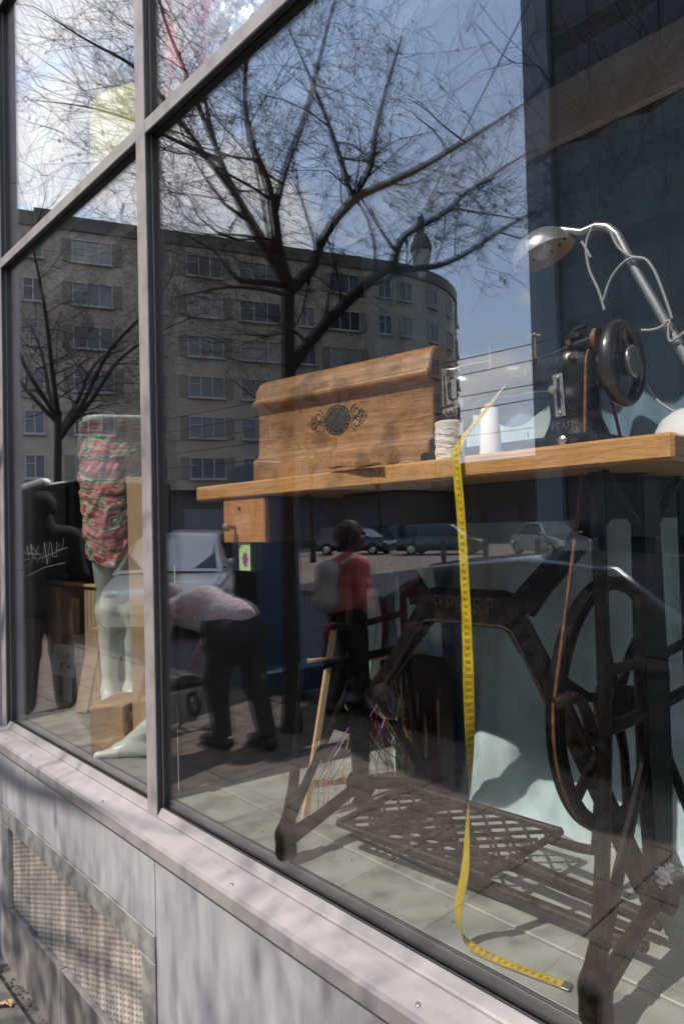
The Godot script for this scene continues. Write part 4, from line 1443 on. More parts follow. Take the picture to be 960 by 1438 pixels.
# ---------------------------------------------------------------- left bay and floor
func mannequin() -> void:
	var t := thing("half_mannequin", "pale lower body mannequin in a red and green patterned skirt", "mannequin")
	var o := Vector3(-2.215, 0, -.275)
	var L := Vector3(.42, 0, -.907)          # towards its right in the picture
	var Fw := Vector3(.907, 0, .42)
	var at := func(side: float, fw: float, y: float) -> Vector3: return o + L * side + Fw * fw + Vector3(0, y, 0)
	var b := MB.new()
	var bones := [[at.call(-.04, 0, 1.73), at.call(.04, 0, 1.73), .082, .082], [at.call(-.045, 0, 1.56), at.call(.045, 0, 1.56), .080, .080]]
	for s in [-1.0, .62]:
		bones.append([at.call(.062 * s, .0, 1.50), at.call(.050 * s, .008, 1.22), .066, .038])
		bones.append([at.call(.050 * s, .008, 1.22), at.call(.048 * s, .004, 1.17), .038, .036])
		bones.append([at.call(.048 * s, -.004, 1.17), at.call(.047 * s, -.014, 1.06), .035, .039])
		bones.append([at.call(.047 * s, -.014, 1.06), at.call(.046 * s, -.004, .80), .039, .024])
		bones.append([at.call(.046 * s, -.01, .785), at.call(.050 * s, .06, .735), .027, .026])
		bones.append([at.call(.050 * s, .06, .735), at.call(.055 * s, .15, .722), .028, .017])
	b.sdf(bones, .011, .03, -1e9, 1.728)
	part("body", b, M.mannequin, t)
	var rod := MB.new()
	rod.tube([at.call(.02, 0, 1.725), at.call(.02, 0, 1.742)], .004, 8)
	part("fixing_bolt", rod, M.steel, t)
	var sk := MB.new()
	var nz := noise(2.4, 3, 88)
	var shape := func(u: float, w: float):
		var a: float = u * TAU
		var hem := 1.235 + .085 * smoothstep(-.2, .9, cos(a)) + .03 * sin(a * 2.0 + 1.0)
		var y := lerpf(1.705, hem, w)
		var rx := lerpf(.132, .118, w) + .008 * sin(w * PI)
		var rz := lerpf(.104, .092, w) + .008 * sin(w * PI)
		var diag := y * 60.0 + cos(a) * 5.0 * w + 4.0 * nz.get_noise_2d(cos(a) * 1.2, y * 3.0)
		var fold := .0035 * sin(diag) + .0025 * sin(diag * 2.3 + a * 3.0) + .002 * nz.get_noise_3d(cos(a) * 2.0, y * 9.0, sin(a) * 2.0)
		if w > .985: fold -= .01
		return at.call(cos(a) * (rx + fold), sin(a) * (rz + fold), y)
	sk.grid(96, 60, shape, false, func(u: float, w: float): return Vector2(u * 1.25, w * 1.0))
	part("skirt", sk, M.skirt, t)
	# a separate bare foot with the end of a dark trouser leg, close to the glass
	var f := thing("stepping_mannequin", "pale bare mannequin foot with a dark cuff stepping towards the glass", "mannequin")
	var heel := Vector3(-1.705, .724, -.195)
	var toe := Vector3(-1.853, .713, -.036)
	var d := (toe - heel).normalized()
	var sd := d.cross(Vector3.UP).normalized()
	var fb := MB.new()
	var ank := heel + d * .035 + Vector3(0, .085, 0)
	var fbones := [[heel + d * .01, heel + d * .05 + Vector3(0, .005, 0), .026, .028], [ank, heel + d * .03 + Vector3(0, .02, 0), .030, .03], [ank, heel + d * .13 + Vector3(0, .018, 0), .031, .026],
		[heel + d * .07, heel + d * .165, .024, .021], [heel + d * .10 + sd * .018, heel + d * .175 + sd * .020 - Vector3(0, .004, 0), .020, .015], [heel + d * .10 - sd * .012, heel + d * .175 - sd * .016, .020, .016],
		[ank, ank + Vector3(.006, .10, -.006), .031, .036], [ank + Vector3(.006, .10, -.006), ank + Vector3(.012, .36, -.01), .036, .05]]
	fb.sdf(fbones, .0065, .018, FY + .001)
	for i in 5:
		var off := -.024 + i * .0125
		var ln := [.222, .214, .208, .200, .190][i] as float
		var r := [.0105, .0078, .0075, .007, .0068][i] as float
		fb.sdf([[heel + d * .165 + sd * off - Vector3(0, .003, 0), heel + d * ln + sd * (off * 1.05) - Vector3(0, .004, 0), r + .002, r]], .0035, .004, FY + .001)
	part("foot", fb, M.mannequin, f)
	var cu := MB.new()
	cu.lathe([Vector2(.034, .0), Vector2(.043, -.002), Vector2(.046, .01), Vector2(.049, .12), Vector2(.06, .34), Vector2(.001, .342)], 26, Transform3D(Basis.IDENTITY, ank + Vector3(.003, .035, -.003)))
	part("trouser_cuff", cu, M.black_cloth, f)

func plank(called: String, a: Vector3, b: Vector3, w: float, d: float, side: Vector3, m: Material, label: String, group := "") -> void:
	var mb := MB.new()
	mb.uvo = Vector2(rng.randf(), rng.randf())
	var y := (b - a).normalized()
	var z := (side - y * side.dot(y)).normalized()
	var x := y.cross(z)
	# modelled along local x so that the grain runs its length
	mb.box(Vector3.ZERO, Vector3((b - a).length(), w, d), .002)
	var o := part(called, mb, m, self)
	o.transform = Transform3D(Basis(y, -x, z), (a + b) * .5)
	tag(o, label, "plank", group)

func left_bay() -> void:
	plank("wooden_plank", Vector3(-1.775, .705, -.128), Vector3(-1.836, 1.487, -.150), .062, .018, Vector3(.75, 0, .66), M.pine, "light pine plank standing upright against the skirt, beside the mullion")
	plank("wooden_plank", Vector3(-2.345, .705, -.180), Vector3(-2.262, 1.0, -.205), .048, .014, Vector3(.6, 0, .8), M.pine, "short light pine plank leaning behind the bare legs, left of the wood block")
	plank("wooden_plank", Vector3(-1.885, .705, -.31), Vector3(-1.90, 1.22, -.315), .05, .018, Vector3(.7, 0, .7), M.pine, "light pine plank behind the second mannequin leg")
	# rough wood block
	var b := thing("wood_block", "rough sawn wood block with a pale top beside the bare foot", "wood block", Vector3(-1.905, FY, -.118), .62)
	var m := MB.new()
	m.box(Vector3(0, .068, 0), Vector3(.105, .133, .16), .003)
	part("block", m, M.rough_pine, b)
	# old cabinet front with fluted columns
	var s := thing("cabinet_front", "old brown wooden cabinet front with fluted columns and a carved panel, in the left bay", "cabinet", Vector3(-2.685, FY, -.240), .04)
	var p := MB.new()
	p.box(Vector3(0, .215, -.012), Vector3(.73, .43, .016), .002)
	part("backboard", p, M.cabinet_wood, s)
	var r := MB.new()
	r.box(Vector3(0, .437, -.002), Vector3(.745, .010, .040), .002)
	r.box(Vector3(-.362, .215, 0), Vector3(.010, .43, .030), .002)
	part("top_rail", r, M.pine, s)
	for q in [[-.085, 6], [.295, 4]]:
		for k in int(q[1]):
			var m2 := MB.new()
			m2.tube([Vector3(q[0] + (k - (q[1] - 1) * .5) * .030, .012, .004), Vector3(q[0] + (k - (q[1] - 1) * .5) * .030, .42, .004)], .0125, 10)
			part("fluted_column", m2, M.column_wood, s)
	var cp := MB.new()
	var nzc := noise(9.0, 3, 66)
	cp.grid(40, 44, func(u: float, w: float):
		var e := minf(minf(u, 1.0 - u), minf(w, 1.0 - w))
		return Vector3(.045 + u * .165, .24 + w * .165, .004 + (.010 + .016 * absf(nzc.get_noise_2d(u * 1.6, w * 1.6))) * smoothstep(.06, .12, e) + (.012 if e < .06 else 0.0)))
	part("carved_panel", cp, M.cabinet_wood, s)
	var c := thing("plant_card", "small white card with a green plant print leaning on the old cabinet front", "card", Vector3(-2.55, FY, -.200), .15)
	var cm := MB.new()
	cm.box(Vector3(0, .155, 0), Vector3(.155, .115, .003), .0005, Basis(Vector3.RIGHT, -.1))
	cm.box(Vector3(0, .05, -.012), Vector3(.05, .10, .012), .002)
	var sheet := part("sheet", cm, M.paper_white, c)
	var lv := MB.new()
	for k in 14:
		var a := Vector3(rng.randf_range(-.02, .06), .14 + rng.randf_range(-.03, .04), .006)
		var dd := Vector3(rng.randf_range(-1, 1), rng.randf_range(.1, 1), 0).normalized() * .018
		var sd := Vector3(-dd.y, dd.x, 0) * .3
		lv.poly([a, a + dd * .5 + sd, a + dd, a + dd * .5 - sd], Vector3.BACK)
	part("leaf_print", lv, M.yarn_green, sheet, true)

func floor_things() -> void:
	# frame strung with coloured yarn, standing behind the left end of the stand
	var t := thing("yarn_frame", "leaning wooden frame strung with coloured yarn ends behind the iron stand", "frame")
	var bl := Vector3(-1.11, .705, -.150)
	var tl := Vector3(-1.135, 1.105, -.275)
	var br := Vector3(-1.035, .74, -.47)
	var tr := Vector3(-1.02, 1.085, -.49)
	var ml := bl.lerp(tl, .17)
	var mr := br
	for q in [[bl, tl, .014], [br, tr, .014], [ml + Vector3(-.01, .0, .03), mr, .013], [bl.lerp(tl, .80) + Vector3(-.03, 0, .06), tr.lerp(br, .2), .012]]:
		var m := MB.new()
		m.bar(q[0], q[1], q[2], .010, Vector3(1, 0, .3), .001)
		part("strip", m, M.pine, t)
	var cols := ["yarn_yellow", "yarn_red", "yarn_white", "yarn_green", "yarn_violet", "yarn_yellow"]
	for ci in cols.size():
		var y := MB.new()
		for k in 7:
			var u := rng.randf()
			var a := ml.lerp(mr, u) + Vector3(.008, rng.randf_range(0, .01), 0)
			var top := bl.lerp(tl, rng.randf_range(.35, .8)).lerp(tr, rng.randf() * .8) + Vector3(.008, 0, 0)
			var e := a.lerp(top, rng.randf_range(.25, .95))
			var pts := []
			for i in 6: pts.append(a.lerp(e, i / 5.0) + Vector3(rng.randf_range(-.004, .004), rng.randf_range(-.003, .003), rng.randf_range(-.004, .004)))
			if k % 2 == 0: pts.append(pts[5] + Vector3(.004, -.02, .008)); pts.append(pts[4] + Vector3(.008, -.03, .004))
			y.tube(pts, .0011, 4)
		for k in 4:     # ends hanging down over the lower strip
			var a := ml.lerp(mr, rng.randf())
			y.tube([a + Vector3(.01, .006, 0), a + Vector3(.014, -.02, .004), a + Vector3(.010, -.05 - rng.randf() * .03, .008)], .001, 4)
		part("yarn", y, M[cols[ci]], t)
	# dark box behind the stand, and the picture card under the drawer
	var bx := thing("dark_box", "dark brown wooden box standing behind the yarn frame", "box", Vector3(-1.01, FY, -.43))
	var b := MB.new()
	b.box(Vector3(0, .16, 0), Vector3(.14, .32, .05), .003)
	part("carcass", b, M.under_wood, bx)
	var lint := MB.new()
	for k in 70:
		var c := Vector3(rng.randf_range(-2.2, .1), FY + .0012, rng.randf_range(-.42, -.03))
		lint.box(c, Vector3(rng.randf_range(.0015, .006), .001, rng.randf_range(.001, .003)), 0.0, Basis(Vector3.UP, rng.randf() * 6.0))
	var li := part("floor_crumbs", lint, M.dirt, self, true)
	li.set_meta("label", "specks of dirt and lint scattered on the display floor")
	var cd := thing("flower_card", "small green card with a purple flower hanging under the drawer", "card", Vector3(-1.155, 1.2965, -.043))
	var m := MB.new()
	m.box(Vector3(0, -.029, 0), Vector3(.040, .058, .001))
	part("sheet", m, M.card_green, cd)
	var pin := MB.new()
	pin.tube([Vector3(-.001, .012, .008), Vector3(-.001, -.002, .0012)], .0006, 5)
	part("hook", pin, M.steel, cd)
	var fo := thing("foil_scrap", "crumpled shiny foil scrap on the right iron frame near the floor", "foil", Vector3(-.392, .838, -.185))
	var f := MB.new()
	var nz := noise(40.0, 2, 6)
	f.grid(12, 8, func(u: float, w: float):
		var p := Vector3(.012, (.5 - w) * .03 - u * .012, (.5 - u) * .05)
		return p + Vector3(.010 * nz.get_noise_2d(u, w), .004 * nz.get_noise_2d(u + 3.0, w), 0))
	part("sheet", f, M.foil, fo)

func upper_display() -> void:
	# things standing on the shelf behind the upper panes
	var l := thing("paper_lantern", "pale yellow green paper lantern box behind the upper left pane", "lantern", Vector3(-1.80, 2.290, -.125), .5)
	var m := MB.new()
	var hw := .075
	var hh := .26
	for k in 4:
		var b := Basis(Vector3.UP, k * PI * .5)
		m.poly([b * Vector3(-hw, 0, hw), b * Vector3(hw, 0, hw), b * Vector3(hw, hh, hw), b * Vector3(-hw, hh, hw)], b * Vector3(0, 0, 1))
		m.poly([b * Vector3(-hw, hh, hw), b * Vector3(hw, hh, hw), b * Vector3(hw * .45, hh + .06, hw * .45), b * Vector3(-hw * .45, hh + .06, hw * .45)], b * Vector3(0, .6, 1))
	m.poly([Vector3(-hw * .45, hh + .06, -hw * .45), Vector3(hw * .45, hh + .06, -hw * .45), Vector3(hw * .45, hh + .06, hw * .45), Vector3(-hw * .45, hh + .06, hw * .45)], Vector3.UP)
	part("paper", m, M.lantern_paper, l)
	var fr := MB.new()
	for k in 4:
		var b := Basis(Vector3.UP, k * PI * .5)
		fr.tube([b * Vector3(hw, 0, hw), b * Vector3(hw, hh, hw), b * Vector3(hw * .45, hh + .06, hw * .45)], .003, 6)
	part("ribs", fr, M.lantern_paper, l)
	var r := thing("draped_cloth", "mauve and red cloth draped over the shelf behind the upper middle pane", "cloth", Vector3(0, 0, 0))
	var nz := noise(5.0, 3, 14)
	for q in [["mauve_cloth", -1.385, -1.12, 0.0], ["red_cloth", -1.44, -1.36, .03]]:
		var c := MB.new()
		c.grid(26, 30, func(u: float, w: float):
			var top := Vector3(lerpf(q[1] - .14, q[2] - .26, u), 2.85, -.16)
			var bot := Vector3(lerpf(q[1], q[2], u), 2.292, -.085)
			return top.lerp(bot, w) + Vector3(0, 0, .012 * sin(u * 16.0 + w * 3.0) + .02 * nz.get_noise_2d(u * 2.0, w * 2.0) + q[3]))
		part("cloth_fold", c, M[q[0]], r)
	var p := thing("wrapped_bundle", "crumpled clear plastic wrapped bundle on the shelf behind the upper middle pane", "bundle", Vector3(-1.22, 2.45, -.11))
	var b := MB.new()
	var n2 := noise(16.0, 3, 15, FastNoiseLite.TYPE_CELLULAR)
	b.grid(60, 44, func(u: float, w: float):
		var th: float = PI * w
		var ph: float = TAU * u
		var d := Vector3(sin(th) * cos(ph), cos(th), sin(th) * sin(ph))
		var k := 1.0 + .42 * n2.get_noise_3dv(d * .14)
		return Vector3(d.x * .13, d.y * .15, d.z * .07) * k, false)
	part("plastic", b, M.foil_wrap, p)

# ---------------------------------------------------------------- the street in front of the window (seen only as its mirror image)
var thin := false

func branch(st: MB, p: Vector3, d: Vector3, ln: float, r: float, lvl: int, twig: MB) -> void:
	if thin and (crowded(p) or crowded(p + d * ln)) and rng.randf() < .8: return
	var pts := [p]
	var rad := [r]
	var n := 4 if lvl > 1 else 3
	var q := p
	var dir := d
	var bend := Vector3(rng.randfn() * .16, rng.randfn() * .10 + .03, rng.randfn() * .16)
	for i in n:
		dir = (dir + bend + Vector3(rng.randfn(), rng.randfn(), rng.randfn()) * .10).normalized()
		q += dir * ln / n
		pts.append(q)
		rad.append(maxf(r * (1.0 - .62 * (i + 1.0) / n), .0015))
	(st if lvl > 2 else twig).tube(pts, rad, 6 if lvl > 2 else (4 if lvl > 1 else 3), false)
	if lvl <= 0: return
	var kids := [0, 4, 4, 5, 5][mini(lvl, 4)] as int
	for k in kids:
		var f := rng.randf_range(.25, 1.0) if k else 1.0
		var at := f * n
		var i := mini(int(at), n - 1)
		var o: Vector3 = (pts[i] as Vector3).lerp(pts[i + 1], at - i)
		var axis: Vector3 = (pts[i + 1] - pts[i]).normalized()
		var side := Vector3(rng.randfn(), rng.randfn() * .7, rng.randfn())
		side = (side - axis * side.dot(axis)).normalized()
		var nd := (axis * rng.randf_range(.55, .95) + side * rng.randf_range(.45, .95) + Vector3(0, .10, 0)).normalized()
		branch(st, o, nd, ln * rng.randf_range(.55, .92), maxf(rad[i] * rng.randf_range(.38, .6), .0021), lvl - 1, twig)

func crowded(p: Vector3) -> bool:   # the thin side of this crown, where the light falls through
	var q := p + Vector3(-3.577, GY, 2.113)
	var x := q.x + .194 * q.z
	var y := q.y - 1.214 * q.z
	return x > -2.5 and x < -1.4 and y > .5 and y < 2.4

func limb(st: MB, twig: MB, pts: Array, r0: float, r1: float, every: float, ln: float, lvl: int) -> void:
	var P := []
	var n := pts.size()
	for i in n - 1:
		for s in 4: P.append((pts[i] as Vector3).cubic_interpolate(pts[i + 1], pts[maxi(i - 1, 0)], pts[mini(i + 2, n - 1)], s / 4.0))
	P.append(pts[n - 1])
	var rad := []
	for i in P.size(): rad.append(lerpf(r0, r1, pow(float(i) / (P.size() - 1), 1.5)))
	st.tube(P, rad, 9, true)
	var acc := 0.0
	for i in range(1, P.size()):
		var seg: Vector3 = P[i] - P[i - 1]
		acc += seg.length()
		if i < 3 and lvl > 1: continue
		while acc > every:
			acc -= every
			var axis := seg.normalized()
			var side := Vector3(rng.randfn(), rng.randfn() * .6 + .15, rng.randfn())
			side = (side - axis * side.dot(axis)).normalized()
			branch(st, P[i], (axis * rng.randf_range(.3, .9) + side).normalized(), ln * rng.randf_range(.6, 1.15), rad[i] * rng.randf_range(.28, .42), lvl, twig)
	branch(st, P[P.size() - 1], (P[P.size() - 1] - P[P.size() - 2]).normalized(), ln, r1, lvl, twig)

func near_tree() -> void:
	rng.seed = 4242
	var o := Vector3(-3.577, GY, 2.113)
	var t := thing("street_tree", "nearest bare street tree, its dark trunk rising behind the wooden machine cover", "tree", o, 0.0, "bare street trees")
	var wood_ := MB.new()
	var tw := MB.new()
	var at := func(x: float, y: float, z: float) -> Vector3: return Vector3(x, y, z) - o
	wood_.tube([at.call(-3.577, GY - .03, 2.113), at.call(-3.577, .25, 2.113), at.call(-3.56, 1.5, 2.113), at.call(-3.52, 2.3, 2.110), at.call(-3.505, 2.97, 2.112)], [.085, .056, .050, .049, .047], 12)
	# limbs: places in the street, heights in metres
	thin = true
	for q in LIMBS:
		var pts := []
		for p in q[0]: pts.append(at.call(p[0], p[1], p[2]))
		limb(wood_, tw, pts, q[1], q[2], q[3], q[4], q[5])
	thin = false
	part("trunk", wood_, M.bark, t)
	part("crown", tw, M.twig, t, true)
	var bd := MB.new()
	for k in 500:
		var p: Vector3 = tw.v[rng.randi() % tw.v.size()]
		bd.ball(p, Vector3(.008, .016, .008) * rng.randf_range(.7, 1.4), 5, 3)
	part("buds", bd, M.bud, t, true)

func far_tree() -> void:
	rng.seed = 77
	var t := thing("street_tree", "smaller bare street tree before the beige apartment block, at the left edge of the window", "tree", Vector3(-15.9, GY, 5.2), 0.0, "bare street trees")
	var w := MB.new()
	var tw := MB.new()
	w.tube([Vector3(0, -.05, 0), Vector3(0, .5, 0), Vector3(.05, 2.5, 0), Vector3(.02, 4.3, .05)], [.14, .105, .095, .085], 10)
	for k in 7:
		var a := TAU * k / 7.0 + .4
		var up := rng.randf_range(.9, 1.6)
		var d := Vector3(cos(a), up, sin(a)).normalized()
		var b := Vector3(.02, 3.6 + .1 * k, .05)
		limb(w, tw, [b, b + d * 1.1, b + d * 2.3 + Vector3(0, .25, 0), b + d * 3.4 + Vector3(cos(a) * .5, .3, sin(a) * .5)], .06, .018, .35, 1.25, 3)
	part("trunk", w, M.bark, t)
	part("crown", tw, M.twig, t, true)
	copy(t, "bare street tree beyond the parked silver car, hidden low behind the iron stand", Vector3(-21.0, GY, 17.5), 1.3)
	copy(t, "bare street tree standing before the curved end of the beige apartment block", Vector3(-26.5, GY, 27.5), 2.9)

# ---- buildings
func apartment_block() -> void:
	var A := Vector3(-47.8, GY, 5.6)
	var D := Vector3(-34.92, GY, 38.15)
	var dir := (D - A).normalized()
	var ln := (D - A).length()
	var nrm := Vector3(dir.z, 0, -dir.x)
	if nrm.dot(Vector3(1, 0, -1)) < 0: nrm = -nrm
	# local frame: x along the facade, z outwards
	var t := thing("apartment_block", "six storey beige apartment block with a rounded corner across the street", "building", A)
	t.transform = Transform3D(Basis(dir, Vector3.UP, dir.cross(Vector3.UP)), A)
	var sgn := 1.0 if dir.cross(Vector3.UP).dot(nrm) > 0 else -1.0
	var H := 21.4
	var G := 4.3
	var body := MB.new()
	body.box(Vector3(ln * .5, (H + G) * .5, sgn * -11.0), Vector3(ln, H - G, 22.0))
	var R := 11.0
	body.lathe([Vector2(R, G), Vector2(R, H)], 40, Transform3D(Basis.IDENTITY, Vector3(ln, 0, -sgn * R)))
	body.lathe([Vector2(R, H), Vector2(.001, H)], 40, Transform3D(Basis.IDENTITY, Vector3(ln, 0, -sgn * R)))
	var wl := part("wall", body, M.render_beige, t)
	var gf := MB.new()
	gf.box(Vector3(ln * .5, G * .5, -sgn * 11.2), Vector3(ln, G - .01, 21.7))
	gf.lathe([Vector2(R - .3, 0), Vector2(R - .3, G)], 32, Transform3D(Basis.IDENTITY, Vector3(ln, 0, -sgn * R)))
	part("shop_floor", gf, M.shop_dark, t)
	var cn := MB.new()
	cn.box(Vector3(ln * .5, G + .1, sgn * .35), Vector3(ln, .22, .7))
	part("canopy", cn, M.render_beige, t)
	for k in 6:
		var sh := MB.new()
		sh.box(Vector3(3.2 + k * 6.0, 1.75, -sgn * .33), Vector3(4.6, 2.5, .06))
		part("shop_window", sh, M.window_glass, t)
	var rf := MB.new()
	rf.box(Vector3(ln * .5, H + .45, -sgn * 11.0), Vector3(ln, .9, 22.3))
	rf.lathe([Vector2(R + .15, H), Vector2(R + .15, H + .9), Vector2(.001, H + .9)], 40, Transform3D(Basis.IDENTITY, Vector3(ln, 0, -sgn * R)))
	var ro := part("roof", rf, M.parapet, t)
	for k in 2:
		var c := MB.new()
		c.box(Vector3(10.2 + k * 15.1, H + 1.2, -sgn * 1.6), Vector3(1.1, 1.1, .9))
		part("chimney", c, M.parapet, ro)
	# windows: one frame and one pane mesh per width, shared
	var kinds := {}
	for w in [1.2, 2.5, 3.1]:
		var n := 2 if w < 2 else 3
		var fr := MB.new()
		fr.box(Vector3(0, .72, 0), Vector3(w, .07, .10)); fr.box(Vector3(0, -.72, 0), Vector3(w, .07, .10))
		for i in n + 1: fr.box(Vector3(-w * .5 + .035 + (w - .07) * i / n, 0, 0), Vector3(.07, 1.37, .09))
		fr.box(Vector3(-w * .5 + .035 + (w - .07) * .5 / n, .18, 0), Vector3((w - .07) / n - .08, .05, .06))
		fr.box(Vector3(0, -.82, .05 * sgn), Vector3(w + .2, .08, .22))
		var gl := MB.new()
		gl.box(Vector3(0, 0, -.04 * sgn), Vector3(w - .05, 1.42, .03))
		var su := MB.new()
		su.box(Vector3.ZERO, Vector3(.58, 1.5, .06))
		kinds[w] = [fr.mesh(), gl.mesh(), su.mesh()]
	var xs := [[2.0, 1.2], [5.3, 2.5], [9.6, 1.2], [13.2, 2.5], [17.3, 1.2], [20.6, 2.5], [24.6, 3.1], [28.2, 1.2], [31.2, 2.5], [34.6, 1.2]]
	for f in 6:
		for q in xs:
			var w: float = q[1]
			var o := part("window", kinds[w][0], M.window_frame, t)
			o.position = Vector3(q[0], G + 1.55 + f * 2.85, sgn * .06)
			part("pane", kinds[w][1], M[["window_glass", "window_dark", "window_curtain", "window_glass", "window_blind"][(f * 7 + int(q[0] * 3.0)) % 5]], o)
			if w > 2.0 and w < 3.0:
				for s in [-1.0, 1.0]: part("shutter", kinds[w][2], M.shutter, o).position.x = s * (w * .5 + .33)
		for k in 5:           # round the corner
			var a := .14 + k * .27
			var o := part("window", kinds[1.2][0], M.window_frame, t)
			o.transform = Transform3D(Basis(Vector3.UP, a * sgn), Vector3(ln + sin(a) * (R + .06), G + 1.55 + f * 2.85, sgn * (-R + cos(a) * (R + .06))))
			part("pane", kinds[1.2][1], M[["window_glass", "window_curtain", "window_dark"][(f + k * 2) % 3]], o)

func office_slab() -> void:
	var t := thing("office_slab", "tall dark office building with level concrete bands across the street", "building", Vector3(0, GY, 0))
	var x0 := -16.3
	var x1 := 26.0
	var z := 28.0
	var H := 30.0
	var b := MB.new()
	b.box(Vector3((x0 + x1) * .5, H * .5, z + 7.0), Vector3(x1 - x0 - .3, H, 13.6))
	part("core", b, M.slab_dark, t)
	for f in 9:
		var y := 1.6 + f * 3.3
		var bd := MB.new()
		bd.box(Vector3((x0 + x1) * .5, y + 1.95, z), Vector3(x1 - x0, .9, .5), .02)
		part("floor_band", bd, M.slab_band, t)
		for k in 14:
			var g := MB.new()
			var w := (x1 - x0) / 14.0
			g.box(Vector3(x0 + w * (k + .5), y + .30, z + .20 - .42), Vector3(w - .03, 2.38, .06))
			part("window_pane", g, M.slab_glass, t)
	var cp := MB.new()
	cp.box(Vector3(x0 + .55, H * .5, z - .1), Vector3(1.3, H, 1.0), .03)
	part("corner_pier", cp, M.slab_pier, t)
	var tp := MB.new()
	tp.box(Vector3((x0 + x1) * .5, H + .4, z + 7.0), Vector3(x1 - x0, .8, 14.2), .05)
	part("roof", tp, M.slab_dark, t)

func low_building() -> void:
	var t := thing("low_shop_row", "low dark shop row between the apartment block and the office building", "building", Vector3(-30.5, GY, 46.0))
	var b := MB.new()
	b.box(Vector3(4, 3.2, 4), Vector3(34, 6.4, 7))
	part("wall", b, M.shop_dark, t)
	var r := MB.new()
	r.box(Vector3(4, 6.55, 3.8), Vector3(34.6, .3, 7.8))
	part("roof", r, M.parapet, t)
	for k in 9:
		var w := MB.new()
		w.box(Vector3(-11.0 + k * 3.7, 1.6, .47), Vector3(2.8, 2.2, .06))
		part("window", w, M.window_glass, t)

